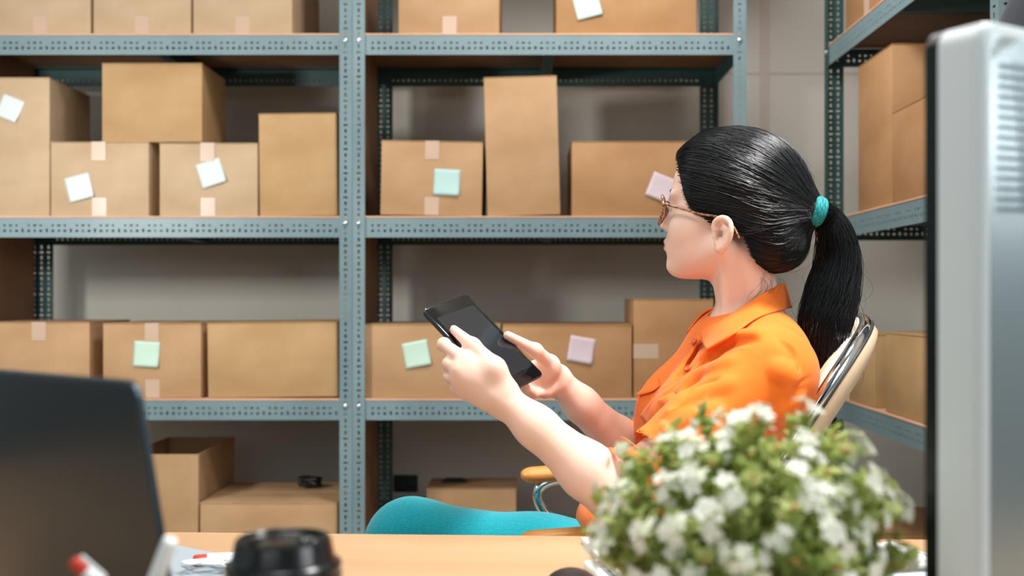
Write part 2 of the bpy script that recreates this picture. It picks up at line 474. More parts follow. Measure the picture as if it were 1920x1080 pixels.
note(396, 325, 47, D(-18), M_NW, 'white sticky note over the tape, second shelf left of the double post')
note(838, 342, 49, D(3), M_NB, 'pale blue square note, level, on the taped box right of the double post')
note(1240, 352, 47, D(22), M_NP, 'lilac sticky note right in front of the glasses of the person')
note(1101, 10, 48, D(-14), M_NG, 'pale green sticky note on the uppermost wide box')
note(275, 664, 48, D(3), M_NG, 'pale green sticky note above the laptop corner')
note(781, 664, 48, D(-11), M_NG, 'pale green sticky note left of the tablet')
note(1090, 656, 48, D(10), M_NP, 'lilac sticky note above the farther forearm')

# small black things on the bottom shelf
M_BLK = pmat('black_plastic', srgb(22, 26, 28), 0.4)
bm = bmesh.new(); c = W(580, 900, 3.46); rc = random.Random(2)
zb_ = CAMZ + (VY - 943) / FPX * (SF + .02) + 0.001
tube(bm, crom([(c.x + .034 * math.sin(k * 1.9) , 3.46 + .022 * math.cos(k * 1.3), zb_ + .007 + .026 * abs(math.sin(k * .83))) for k in range(22)], 6), .0062, 8)
o = obj('cable_roll', bm, M_BLK, None, True); tag(o, 'small black cable roll lying on the low box behind the coffee cup', 'cable')
bm = bmesh.new()
bx(bm, (-0.045, -0.010, -0.032), (0.045, 0, 0.032), 0.005)
bx(bm, (-0.036, -0.020, -0.022), (-0.004, -0.010, 0.02), 0.004); bx(bm, (0.006, -0.016, -0.012), (0.034, -0.010, 0.018), 0.004)
o = obj('power_socket', bm, pmat('dark_socket', srgb(28, 42, 42), 0.5)); o.location = W(761, 906, YW); tag(o, 'dark power socket low on the back wall, right of the double post', 'socket')
bm = bmesh.new(); bx(bm, (-0.04, -0.02, 0), (0.04, 0.012, 0.008), 0.002); bx(bm, (-0.03, -0.014, 0.008), (0.03, 0.006, 0.0135), 0.002)
o = obj('stapler', bm, M_BLK); o.location = (W(852, 893, 3.55).x, 3.56, CAMZ + (VY - 916) / FPX * (SF + 0.24) + 0.001); tag(o, 'flat black stapler on top of the shadowed bottom-shelf box', 'stapler')

# ---------------------------------------------------------------- jacket hanging at the end of the right unit
M_JK = pmat('dark_grey_cloth', srgb(40, 42, 48), 0.9, sheen=0.1)
jr = empty('hanging_jacket', (1.0, 2.0, 1.0), 0, 'dark grey jacket hanging behind the monitor at the upper right corner', 'jacket')
bm = bmesh.new(); n = 40; rows = 26; R = []
for j in range(rows):
    v = j / (rows - 1); z = 1.68 - v * 0.73
    hw = 0.10 + 0.075 * min(1, v * 3) ** .6 + 0.015 * v; th = 0.028 + 0.02 * v
    ring = []
    for i in range(n):
        a = 2 * PI * i / n
        f = 1 + 0.10 * v * math.sin(a * 7 + 1.3) + 0.05 * v * math.sin(a * 3)
        ring.append(bm.verts.new((0.003 + hw * math.cos(a), th * f * math.sin(a), z - 1.0 + 0.01 * math.sin(a * 4) * v)))
    R.append(ring)
for A, Bq in zip(R, R[1:]):
    for i in range(n): bm.faces.new((A[i], A[(i + 1) % n], Bq[(i + 1) % n], Bq[i]))
bm.faces.new(R[0])
obj('jacket_body', bm, M_JK, jr, True)
for s in (-1, 1):
    bm = bmesh.new(); tube(bm, crom([(s * .085, 0, .655), (s * .15, -.012, .50), (s * .165, -.02, .28), (s * .165, -.03, .06)]), [0.042] * 25, 14)
    obj('sleeve', bm, M_JK, jr, True)
bm = bmesh.new(); tube(bm, crom([(-.10, 0, .64), (0, 0, .71), (0, 0, .745), (0.02, .0, .775), (0, 0, .80), (-.02, 0, .785)], 6), 0.004, 8); tube(bm, [(0, 0, .71), (.1, 0, .64), (-.1, 0, .64)], .004, 8)
obj('hanger', bm, M_BLK, jr, True)
jr.location = (1.025, 1.94, 1.0)

# ---------------------------------------------------------------- smooth solid modelling
class Solid:
    """ordered list of rounded solids blended into one surface"""
    def __init__(s): s.P = []
    def _add(s, f, lo, hi, k, op):
        s.P.append((f, np.array(lo, float), np.array(hi, float), k, op)); return s
    def ell(s, c, r, R=None, k=0.01, op='u'):
        c = np.array(c, float); r = np.array(r, float)
        Rm = np.eye(3) if R is None else np.array(R, float)      # columns = axes
        ext = np.sqrt(((Rm * r) ** 2).sum(1))
        def f(p):
            q = (p - c) @ Rm
            k0 = np.sqrt(((q / r) ** 2).sum(-1)); k1 = np.sqrt(((q / (r * r)) ** 2).sum(-1)) + 1e-9
            return k0 * (k0 - 1) / k1
        return s._add(f, c - ext, c + ext, k, op)
    def cone(s, a, b, ra, rb, k=0.01, op='u', n=None, flat=1.0):
        a = np.array(a, float); b = np.array(b, float); m = max(ra, rb)
        ba = b - a; L = max((ba ** 2).sum(), 1e-12)
        nn = None if n is None else np.array(n, float) / np.linalg.norm(n)
        def f(p):
            pa = p - a; t = np.clip((pa @ ba) / L, 0, 1)
            v = pa - t[..., None] * ba
            if nn is not None:
                vn = v @ nn; v = v + (vn * (1 / flat - 1))[..., None] * nn
            d = np.sqrt((v ** 2).sum(-1)) - (ra + (rb - ra) * t)
            return d if nn is None else d * (0.5 + 0.5 * min(flat, 1))
        return s._add(f, np.minimum(a, b) - m, np.maximum(a, b) + m, k, op)
    def chain(s, pts, rs, k=0.01, op='u', n=None, flat=1.0):
        for i in range(len(pts) - 1): s.cone(pts[i], pts[i + 1], rs[i], rs[i + 1], k, op, n, flat)
        return s
    def fn(s, f, lo, hi, k=0.01, op='u'): return s._add(f, lo, hi, k, op)
    def ev(s, p, act=None):
        d = np.full(p.shape[:-1], 1.0)
        for i, (f, lo, hi, k, op) in enumerate(s.P):
            if act is not None and not act[i]: continue
            e = f(p)
            if op == 'u':
                h = np.clip(0.5 + 0.5 * (e - d) / k, 0, 1); d = e * (1 - h) + d * h - k * h * (1 - h)
            else:
                e = -e; h = np.clip(0.5 - 0.5 * (e - d) / k, 0, 1); d = e * (1 - h) + d * h + k * h * (1 - h)
        return d
    def grad(s, p, e=0.0008):
        g = np.empty_like(p)
        for i in range(3):
            o = np.zeros(3); o[i] = e
            g[..., i] = s.ev(p + o) - s.ev(p - o)
        return g / (np.linalg.norm(g, axis=-1, keepdims=True) + 1e-12)
    def onto(s, p, off=0.0, it=4):
        p = np.array(p, float)
        for _ in range(it):
            d = s.ev(p) - off; p = p - s.grad(p) * d[..., None]
        return p
    def mesh(s, vox, n=16, only=None):
        """surface-nets mesh, evaluated block by block -> (verts, quads)"""
        US = [q for q in s.P if q[4] == 'u']
        lo = np.min([q[1] for q in US], 0) - 4 * vox; hi = np.max([q[2] for q in US], 0) + 4 * vox
        nb = np.ceil((hi - lo) / (vox * n)).astype(int)
        LO = np.array([q[1] for q in s.P]); HI = np.array([q[2] for q in s.P]); K = np.array([q[3] for q in s.P])
        isu = np.array([q[4] == 'u' for q in s.P]); M = 4096
        VK, VP, FQ = [], [], []
        ax = np.arange(-1, n + 1)
        for bi in np.ndindex(*nb):
            base = np.array(bi) * n; bl = lo + (base - 1) * vox; bh = lo + (base + n) * vox
            gap = np.maximum(np.maximum(LO - bh, bl - HI), 0); dist = np.sqrt((gap ** 2).sum(1))
            act = dist < 2 * K + 5 * vox
            if not (act & isu).any(): continue
            g = [lo[i] + (base[i] + ax) * vox for i in range(3)]
            p = np.stack(np.meshgrid(*g, indexing='ij'), -1)
            # coarse skip
            c = (bl + bh) / 2; dc = s.ev(c[None], act)[0]
            if abs(dc) > np.linalg.norm(bh - bl) * 0.5 * 3 + 0.03: continue
            D_ = s.ev(p, act); S_ = D_ < 0
            if S_.all() or not S_.any(): continue
            m = n + 1
            acc = np.zeros((m, m, m, 3)); cnt = np.zeros((m, m, m))
            gi = np.stack(np.meshgrid(*[np.arange(m)] * 3, indexing='ij'), -1).astype(float)
            for a in range(3):
                o1, o2 = [x for x in range(3) if x != a]
                for u in (0, 1):
                    for v in (0, 1):
                        sl = [slice(0, m)] * 3; sl[o1] = slice(u, u + m); sl[o2] = slice(v, v + m)
                        A = D_[tuple(sl)]; sl2 = list(sl); sl2[a] = slice(1, m + 1); Bv = D_[tuple(sl2)]
                        cr = (A < 0) != (Bv < 0); t = np.where(cr, A / np.where(cr, A - Bv, 1), 0)
                        pos = gi.copy(); pos[..., o1] += u; pos[..., o2] += v; pos[..., a] += t
                        acc += pos * cr[..., None]; cnt += cr
            has = cnt > 0
            idx = np.argwhere(has)
            pos = acc[has] / cnt[has][:, None]
            gk = idx + base - 1 + 8
            VK.append((gk[:, 0] * M + gk[:, 1]) * M + gk[:, 2]); VP.append(lo + (pos + base - 1) * vox)
            for a in range(3):
                o1, o2 = (a + 1) % 3, (a + 2) % 3
                sl = [slice(1, n + 1)] * 3; A = S_[tuple(sl)]
                sl2 = list(sl); sl2[a] = slice(2, n + 2)
                # edge from sample i to i+1: use samples 0..n so own i in [0,n)
                sl = [slice(1, n + 1)] * 3; slb = [slice(1, n + 1)] * 3
                sl[a] = slice(0, n); slb[a] = slice(1, n + 1)
                A = S_[tuple(sl)]; Bv = S_[tuple(slb)]
                e = np.argwhere(A != Bv)
                if not len(e): continue
                ins = A[tuple(e.T)]
                cell = e.copy(); off = np.ones(3, int); off[a] = 0
                cell = cell + off                 # sample index in block; cell along a = same, others sample index
                q = []
                for du, dv in ((-1, -1), (0, -1), (0, 0), (-1, 0)):
                    cc = cell.copy(); cc[:, o1] += du; cc[:, o2] += dv
                    gg = cc + base - 1 + 8
                    q.append((gg[:, 0] * M + gg[:, 1]) * M + gg[:, 2])
                q = np.stack(q, 1); q[~ins] = q[~ins][:, ::-1]
                FQ.append(q)
        VK = np.concatenate(VK); VP = np.concatenate(VP); FQ = np.concatenate(FQ)
        uk, ui = np.unique(VK, return_index=True)
        f = np.searchsorted(uk, FQ); f = np.clip(f, 0, len(uk) - 1)
        ok = (uk[f] == FQ).all(1); f = f[ok]
        return VP[ui], f

def npmesh(name, v, f, mat, parent=None, smooth=True, relax=0):
    v = np.array(v, float)
    if relax:
        e = np.concatenate([f[:, [0, 1]], f[:, [1, 2]], f[:, [2, 3]], f[:, [3, 0]]])
        for _ in range(relax):
            a = np.zeros_like(v); c = np.zeros(len(v))
            np.add.at(a, e[:, 0], v[e[:, 1]]); np.add.at(a, e[:, 1], v[e[:, 0]])
            np.add.at(c, e[:, 0], 1); np.add.at(c, e[:, 1], 1)
            v = 0.5 * v + 0.5 * a / np.maximum(c, 1)[:, None]
    me = bpy.data.meshes.new(name)
    nf, k = f.shape
    me.vertices.add(len(v)); me.vertices.foreach_set('co', v.ravel())
    me.loops.add(nf * k); me.loops.foreach_set('vertex_index', f.ravel().astype(np.int32))
    me.polygons.add(nf); me.polygons.foreach_set('loop_start', np.arange(0, nf * k, k, dtype=np.int32))
    try: me.polygons.foreach_set('loop_total', np.full(nf, k, dtype=np.int32))
    except Exception: pass
    me.update(calc_edges=True); me.validate()
    return link(name, me, mat, parent, smooth)

def A3(v): return np.array(tuple(v), float)

# ---------------------------------------------------------------- the woman: frames
PSI, THE = math.radians(25), math.radians(7)
HF = np.array([-math.cos(PSI) * math.cos(THE), math.sin(PSI) * math.cos(THE), math.sin(THE)])
HL = np.array([-math.sin(PSI), -math.cos(PSI), 0.0])
HU = np.cross(HF, HL)
HO = np.array([0.328, 1.716, 1.199])
HR = np.stack([HF, HL, HU], 1)
def H(x, y, z): return HO + HR @ np.array([x, y, z])          # head frame -> world
# tablet frame: origin top-near corner, u to the far edge, v to the bottom, w out of the screen
TLc = np.array([-0.157, 1.60, 1.062])
TV = np.array([0.114, -0.045, -0.117]); TV /= np.linalg.norm(TV)
TU = np.array([0.07, 0.09, 0.013]); TU -= TV * (TU @ TV); TU /= np.linalg.norm(TU)
TN = np.cross(TV, TU); TN = TN if TN[2] > 0 else -TN
def TP(u, v, w): return TLc + TU * u + TV * v + TN * w
TWD, TLN, TTH = 0.1155, 0.182, 0.0095
def WA(px, py, Y): return A3(W(px, py, Y))

woman = empty('person', (0.30, 1.74, 0.0), 0, 'person with black ponytail, glasses and orange shirt, sitting and holding a tablet', 'person')
WO = np.array([0.30, 1.74, 0.0])

# ---------------------------------------------------------------- body: one continuous surface
b = Solid()
# torso and pelvis (under the clothes)
b.ell((0.345, 1.74, 0.93), (0.085, 0.145, 0.14), k=0.03)
b.ell((0.30, 1.75, 0.78), (0.085, 0.125, 0.13), k=0.05)
b.ell((0.275, 1.76, 0.63), (0.10, 0.155, 0.10), k=0.05)
shN = WA(1448, 697, 1.585); shF = np.array([0.345, 1.895, 0.975])
b.cone(shN, shF, 0.045, 0.045, 0.04)
# neck
nk0 = H(-0.022, 0, -0.055); nk1 = WA(1400, 625, 1.735)
nk1 = WA(1412, 625, 1.735)
b.cone(nk0, nk1, 0.049, 0.051, 0.02)
b.cone(nk1, (0.365, 1.74, 0.97), 0.052, 0.07, 0.03)
b.cone(H(-0.012, 0.048, -0.05), WA(1366, 632, 1.70), 0.010, 0.008, 0.014)      # neck muscle
# head
def he(c, r, k=0.012, op='u', R=None): b.ell(H(*c), r, HR if R is None else R, k, op)
he((-0.005, 0, 0.055), (0.097, 0.075, 0.082))
he((0.043, 0, 0.052), (0.051, 0.060, 0.058), 0.03)
he((0.040, 0, -0.018), (0.054, 0.060, 0.062), 0.03)
for s in (-1, 1):
    he((0.056, s * 0.034, -0.016), (0.034, 0.029, 0.032), 0.02)
    b.cone(H(-0.004, s * 0.054, -0.040), H(0.062, s * 0.018, -0.078), 0.016, 0.014, 0.025)
he((0.045, 0, -0.052), (0.046, 0.044, 0.036), 0.03)
he((0.079, 0, -0.080), (0.0165, 0.021, 0.0145), 0.018)
he((0.082, 0, -0.045), (0.019, 0.028, 0.022), 0.015)
b.cone(H(0.090, 0, 0.022), H(0.1045, 0, -0.010), 0.0065, 0.0072, 0.016)
he((0.109, 0, -0.0145), (0.0085, 0.0085, 0.0075), 0.008)
for s in (-1, 1):
    he((0.1005, s * 0.0115, -0.018), (0.0085, 0.0062, 0.0065), 0.006)
    he((0.099, s * 0.031, 0.019), (0.013, 0.017, 0.010), 0.014, 's')
    he((0.0835, s * 0.031, 0.018), (0.0125, 0.0155, 0.0125), 0.006)
    he((0.0835, s * 0.030, 0.0345), (0.010, 0.024, 0.007), 0.016)
    he((0.1055, s * 0.0065, -0.0245), (0.004, 0.0030, 0.0026), 0.002, 's')
he((0.0985, 0, -0.0425), (0.0085, 0.020, 0.0052), 0.004)
he((0.0970, 0, -0.0525), (0.0088, 0.0165, 0.0060), 0.004)
he((0.1065, 0, -0.0470), (0.0075, 0.021, 0.0011), 0.002, 's')
he((0.098, 0, -0.0635), (0.006, 0.014, 0.004), 0.008, 's')
# ears
for s in (1, -1):
    def E(x, z, y): return H(x * .88 - 0.005, s * (0.071 + y), z * .88 - 0.0225)
    Re = HR
    he((-0.0075, s * 0.0745, -0.0205), (0.0145, 0.0050, 0.0225), 0.006)
    hel = [E(.006, -.001, .003), E(.0125, .010, .004), E(.0105, .0215, .006), E(.001, .0285, .008), (E(-.0105, .0275, .010)), E(-.0185, .018, .012), E(-.0205, .004, .012), E(-.0175, -.010, .009), E(-.010, -.0205, .006), E(-.002, -.0255, .003)]
    hc_ = crom([Vector(p) for p in hel], 4); hr_ = np.interp(np.linspace(0, 9, len(hc_)), range(10), [.0024, .0028, .0030, .0031, .0032, .0034, .0034, .0033, .0036, .0045])
    b.chain([A3(p) for p in hc_], list(hr_), 0.004)
    b.chain([E(-.004, .018, .006), E(-.011, .009, .008), E(-.0125, -.003, .008), E(-.007, -.012, .006)], [.0022, .0026, .0026, .0026], 0.004)
    b.ell(E(-.002, -.0235, .003), (.0065, .0040, .0080), HR, 0.004)
    b.ell(E(.0012, -.002, .0088), (.0080, .0095, .0105), HR, 0.002, 's')
    b.ell(E(.003, .014, .009), (.0058, .0055, .0066), HR, 0.002, 's')
    b.ell(E(-.0155, .012, .0125), (.0022, .0025, .010), HR, 0.002, 's')
    b.ell(E(.0095, -.004, .003), (.0038, .0035, .0050), HR, 0.003)
# near arm
elN = WA(1158, 930, 1.525); wrN = WA(940, 745, 1.545)
b.cone(shN, elN, 0.045, 0.039, 0.02)
mid = elN * .72 + wrN * .28 + np.array([0.004, 0, -0.004])
b.chain([elN, mid, elN * .3 + wrN * .7, wrN], [0.0385, 0.0385, 0.0280, 0.0230], 0.02)
# far arm
elF = WA(1205, 872, 1.87); wrF = WA(1043, 712, 1.775)
b.cone(shF, elF, 0.043, 0.037, 0.02)
b.chain([elF, elF * .7 + wrF * .3, wrF * .72 + elF * .28, wrF], [0.036, 0.0375, 0.0275, 0.0235], 0.02)

def finger(pts, rs, k=0.004):
    b.chain(pts, rs, k)
    for p, r in zip(pts[1:-1], rs[1:-1]): b.ell(p, (r * 1.05,) * 3, None, 0.004)
NAILS = []
# near (left) hand on the near edge: back of the hand to the camera
MC = [WA(871, 676, 1.540), WA(860, 694, 1.534), WA(860, 713, 1.538), WA(868, 732, 1.546)]
for m, r in zip(MC, (0.0130, 0.0130, 0.0125, 0.0115)):
    b.cone(wrN + (m - MC[1]) * 0.45, m, 0.0175, r, 0.012)
tipsN = [TP(.034, .062, -.0195), TP(.038, .090, -.0195), TP(.036, .113, -.0190), TP(.030, .133, -.0185)]
pipN = [WA(832, 646, 1.572), WA(842, 682, 1.556), WA(844, 706, 1.560), WA(854, 728, 1.566)]
for m, pp, tp, r in zip(MC, pipN, tipsN, (0.0088, 0.0088, 0.0084, 0.0076)):
    dd = pp + (tp - pp) * 0.52 + TN * -0.006
    finger([m, pp, dd, tp], [r * 1.22, r * 1.06, r * 0.95, r * 0.82])
th = [wrN + np.array([0.006, -0.002, 0.012]), WA(928, 690, 1.536), WA(886, 648, 1.554), TP(.011, .057, .0080)]
b.chain(th, [0.017, 0.0145, 0.0102, 0.0068], 0.010)
b.ell(WA(912, 702, 1.538), (0.026, 0.015, 0.020), None, 0.012)
NAILS.append((TP(.011, .057, .0080), TP(.011, .057, .0080) - th[2], TN))
# far (right) hand on the far edge: thumb over the edge, palm to the camera
MF = [WA(1005, 690, 1.752), WA(1008, 706, 1.748), WA(1014, 722, 1.745), WA(1022, 734, 1.745)]
for m, r in zip(MF, (0.0135, 0.0130, 0.0125, 0.0120)):
    b.cone(wrF, m, 0.0195, r, 0.012)
tipsF = [TP(.083, .105, -.0195), TP(.078, .130, -.0195), TP(.080, .153, -.0190), TP(.086, .172, -.0185)]
for m, tp, r in zip(MF, tipsF, (0.0088, 0.0088, 0.0084, 0.0076)):
    pp = m + (tp - m) * .42 + TN * -0.016 + TU * 0.006
    dd = m + (tp - m) * .75 + TN * -0.009
    finger([m, pp, dd, tp], [r * 1.2, r * 1.05, r * .95, r * .84])
tf = [wrF + np.array([0, -0.008, 0.006]), WA(1032, 683, 1.735), WA(1004, 657, 1.690), TP(.104, .100, .0085)]
b.chain(tf, [0.018, 0.0132, 0.0102, 0.0070], 0.010)
b.ell(WA(1022, 692, 1.735), (0.020, 0.016, 0.020), None, 0.012)
NAILS.append((tf[3], tf[3] - tf[2], TN))
# legs and feet (under trousers and desk)
knN = np.array([-0.190, 1.755, 0.672]); knF = np.array([-0.165, 1.885, 0.555])
hpN = np.array([0.275, 1.69, 0.615]); hpF = np.array([0.275, 1.83, 0.605])
anN = np.array([-0.245, 1.86, 0.285]); anF = np.array([-0.12, 1.90, 0.10])
b.cone(hpN, knN, 0.07, 0.050, 0.03); b.cone(hpF, knF, 0.07, 0.050, 0.03)
b.cone(knN, anN, 0.048, 0.030, 0.02); b.cone(knF, anF, 0.048, 0.030, 0.02)
for an, d in ((anN, (-0.16, 0.0, -0.09)), (anF, (-0.17, 0, -0.065))):
    b.cone(an, an + np.array(d) + 0, 0.030, 0.020, 0.03, n=(0, 0, 1), flat=0.8)
v, f = b.mesh(0.0023)
M_SKIN = pmat('skin', srgb(230, 194, 176), 0.45, spec=0.3, sss=0.12)
M_LIP = pmat('lip_skin', srgb(206, 118, 108), 0.35, sss=0.1)
body = npmesh('body', v - WO, f, [M_SKIN, M_LIP], woman, True, relax=1)
# lips by place on the face
cen = v[f].mean(1); q = (cen - HO) @ HR
lip = ((q[:, 0] > 0.092) & (np.abs(q[:, 1]) < 0.021) & (q[:, 2] < -0.0375 - 0.15 * np.abs(q[:, 1])) & (q[:, 2] > -0.0580 + 0.25 * np.abs(q[:, 1])))
if len(body.data.polygons) == len(f): body.data.polygons.foreach_set('material_index', lip.astype(np.int32))

# nails
M_NAIL = pmat('nail', srgb(246, 214, 204), 0.2, spec=0.6)
for p, d, n in NAILS:
    d = d / np.linalg.norm(d); n2 = n - d * (n @ d); n2 /= np.linalg.norm(n2); s_ = np.cross(n2, d)
    bm = bmesh.new(); G = []
    for i in range(7):
        row = []
        for j in range(9):
            u = (i / 6 - .5); w = (j / 8 - .5); sh = 1 - 0.35 * max(0, abs(u) * 2 - .4)
            q_ = p + d * (0.001 + u * 0.0095) + s_ * (w * 0.0088 * sh) + n2 * (0.0070 - 0.0030 * (2 * w * sh) ** 2 - 0.0012 * (u + .2) ** 2 * 4)
            row.append(bm.verts.new(q_ - WO))
        G.append(row)
    for i in range(6):
        for j in range(8): bm.faces.new((G[i][j], G[i + 1][j], G[i + 1][j + 1], G[i][j + 1]))
    bmesh.ops.recalc_face_normals(bm, faces=bm.faces)
    bmesh.ops.solidify(bm, geom=bm.faces[:], thickness=0.0006)
    obj('thumb_nail', bm, M_NAIL, body, True)

# eyes and brows
M_EYE = pmat('eye_white', srgb(236, 232, 228), 0.2)
M_IRIS = pmat('dark_iris', srgb(36, 24, 18), 0.15)
M_HAIR = pmat('black_hair', srgb(12, 15, 18), 0.33, spec=0.42)
for s in (-1, 1):
    bm = bmesh.new(); bmesh.ops.create_icosphere(bm, subdivisions=3, radius=0.0118)
    c = H(0.0857, s * 0.031, 0.017) - WO
    for vv in bm.verts: vv.co = Vector(c + HR @ np.array(vv.co))
    e = obj('eye', bm, [M_EYE, M_IRIS], woman, True)
    for p_ in e.data.polygons:
        l = (np.array(p_.center) - c) @ HR
        if (l / np.linalg.norm(l))[0] > 0.88: p_.material_index = 1
    bm = bmesh.new()
    pts = [H(0.0965, s * 0.012, 0.0350), H(0.0950, s * 0.022, 0.0385), H(0.0905, s * 0.032, 0.0395), H(0.082, s * 0.042, 0.037)]
    pts = [Vector(b.onto(p_[None], -0.0004)[0] - WO) for p_ in pts]
    tube(bm, crom(pts, 5), [0.0012 + 0.0012 * math.sin(PI * min(1, (i + 3) / 16)) for i in range(16)], 8)
    obj('eyebrow', bm, M_HAIR, woman, True)
    bm = bmesh.new()
    for k in range(12):
        a = k / 11; p0 = H(0.0965 - 0.008 * a ** 2, s * (0.022 + 0.022 * a), 0.0205 - 0.002 * a)
        p1 = p0 + HR @ np.array([0.007 - .003 * a, s * 0.004 * a, 0.004])
        tube(bm, [p0 - WO, (p0 + p1) / 2 - HR[:, 2] * 0.0008 - WO, p1 - WO], [0.0004, 0.0003, 0.0001], 4)
    obj('eyelashes', bm, M_HAIR, woman)

# ---------------------------------------------------------------- shirt
M_SHIRT = pmat('orange_cloth', srgb(236, 116, 34), 0.72, spec=0.2, sheen=0.12)
vary(M_SHIRT, srgb(232, 112, 32), srgb(240, 121, 38), (20, 20, 20), 2, bump=0.12, bscale=(900, 900, 900), dist=0.0004)
M_SHIN = pmat('orange_cloth_inside', srgb(176, 78, 28), 0.8, spec=0.15)
s_ = Solid()
def rotY(a):
    c, s = math.cos(a), math.sin(a); return np.array([[c, 0, s], [0, 1, 0], [-s, 0, c]])
LE = rotY(math.radians(17))
s_.ell((0.348, 1.745, 0.935), (0.108, 0.185, 0.135), LE, 0.03)
s_.ell((0.36, 1.745, 0.985), (0.078, 0.15, 0.07), LE, 0.04)
s_.ell((0.270, 1.805, 0.882), (0.086, 0.075, 0.085), LE, 0.045)
s_.ell((0.276, 1.675, 0.880), (0.085, 0.075, 0.085), LE, 0.045)
s_.ell((0.300, 1.755, 0.80), (0.118, 0.160, 0.13), LE, 0.05)
s_.ell((0.235, 1.745, 0.715), (0.155, 0.165, 0.080), None, 0.05)
s_.ell((0.285, 1.76, 0.63), (0.135, 0.180, 0.110), None, 0.04)
s_.cone(shN + np.array([0.005, 0.01, -0.005]), shF, 0.056, 0.056, 0.05)
# sleeves
ntorso = len(s_.P)
cuN = shN * .10 + elN * .90; cuF = shF * .12 + elF * .88
axN = (elN - shN) / np.linalg.norm(elN - shN); axF = (elF - shF) / np.linalg.norm(elF - shF)
s_.chain([shN, shN * .5 + elN * .5, elN + axN * 0.03], [0.060, 0.053, 0.060], 0.028)
s_.chain([shF, shF * .5 + elF * .5, elF + axF * 0.03], [0.060, 0.060, 0.061], 0.03)
# folds: soft ridges and creases drawn over the surface
def ray_onto(solid, px, py, Y0=1.2, Y1=2.1):
    o = np.array([0, 0, CAMZ]); d = np.array([(px - VX) / FPX, 1.0, (VY - py) / FPX])
    t = Y0
    for _ in range(80):
        dd = solid.ev((o + d * t)[None])[0]
        if dd < 0.0004: break
        t += max(dd, 0.0005) * 0.8
        if t > Y1: return None
    return o + d * t
import copy
base = Solid(); base.P = list(s_.P)
def fold(pts, r=0.007, sink=0.004, k=0.014, op='u'):
    P = [ray_onto(base, *p) for p in crom([(x, y, 0) for x, y in pts], 4) for p in [(p[0], p[1])]]
    P = [p for p in P if p is not None]
    if len(P) < 2: return
    n = len(P); g = base.grad(np.array(P))
    for i in range(n):
        w = math.sin(PI * (i + .6) / (n + .2)) ** .6
        P[i] = P[i] - g[i] * (sink if op == 'u' else -(r * .55)) - g[i] * (1 - w) * r * .6 * (1 if op == 'u' else -1)
    s_.chain(P, [r * math.sin(PI * (i + .8) / (n + .6)) ** .4 for i in range(n)], k, op)
fold([(1318, 672), (1345, 650), (1385, 632), (1430, 622)], 0.009, 0.006, 0.016)
fold([(1310, 706), (1338, 668), (1372, 646), (1420, 640)], 0.006, 0.001, 0.010, 's')
fold([(1270, 742), (1300, 712), (1335, 690), (1375, 672)], 0.008, 0.0055, 0.016)
fold([(1248, 780), (1290, 748), (1330, 728), (1370, 716)], 0.008, 0.0055, 0.016)
fold([(1262, 765), (1300, 733), (1345, 712)], 0.005, 0.001, 0.010, 's')
fold([(1240, 812), (1290, 785), (1350, 768)], 0.008, 0.0055, 0.016)
fold([(1462, 640), (1480, 655), (1486, 672), (1478, 692)], 0.0045, 0.0, 0.007, 's')
fold([(1455, 690), (1470, 700), (1490, 712)], 0.010, 0.007, 0.016)
fold([(1476, 722), (1500, 716), (1522, 706)], 0.0022, 0.0, 0.003, 's')
fold([(1448, 628), (1470, 642), (1487, 668), (1494, 700), (1488, 730)], 0.0018, 0.0, 0.003, 's')
fold([(1500, 745), (1480, 760), (1450, 780)], 0.008, 0.005, 0.014)
fold([(1180, 845), (1195, 868), (1200, 895)], 0.007, 0.004, 0.012)
fold([(1155, 858), (1172, 880), (1180, 905)], 0.005, 0.0, 0.008, 's')
fold([(1300, 850), (1250, 870), (1215, 905)], 0.007, 0.004, 0.012)
# cuffs: cut the sleeve ends square and hollow them
for cu, ax_, el, sh in ((cuN, axN, elN, shN), (cuF, axF, elF, shF)):
    s_.fn(lambda p, c=cu, a=ax_: np.maximum(-((p - c) @ a), np.linalg.norm(p - c - a * 0.05, axis=-1) - 0.12), cu - 0.17, cu + 0.17, 0.002, 's')
    s_.cone(cu - ax_ * 0.035, cu + ax_ * 0.05, 0.0555, 0.0555, 0.003, 's')
# neck opening
s_.cone(H(-0.022, 0, -0.055), nk1 + np.array([-.004, 0, -.012]), 0.058, 0.061, 0.004, 's')
g0 = [ray_onto(base, *p) for p in ((1322, 640), (1307, 652), (1290, 678), (1273, 702), (1262, 716))]
for dd in (0.004, 0.020, 0.034): s_.chain([p + np.array([dd * .6, dd, -dd * .3]) for p in g0], [.010, .0115, .0105, .007, .002], 0.003, 's')
v2, f2 = s_.mesh(0.0024)
shirt = npmesh('shirt', v2 - WO, f2, M_SHIRT, woman, True, relax=1)
# rolled hems of the sleeves
for cu, ax_ in ((cuN, axN), (cuF, axF)):
    e1 = np.cross(ax_, [0, 1, 0]); e1 /= np.linalg.norm(e1); e2 = np.cross(ax_, e1)
    bm = bmesh.new()
    for off, r in ((-0.002, 0.0035), (-0.026, 0.0012)):
        tube(bm, [cu + ax_ * off + (e1 * math.cos(a) + e2 * math.sin(a)) * (0.0585 + (0.0032 if r < .002 else 0)) - WO for a in [i * PI / 24 for i in range(48)]], r, 8, True)
    obj('sleeve_hem', bm, M_SHIRT, shirt, True)

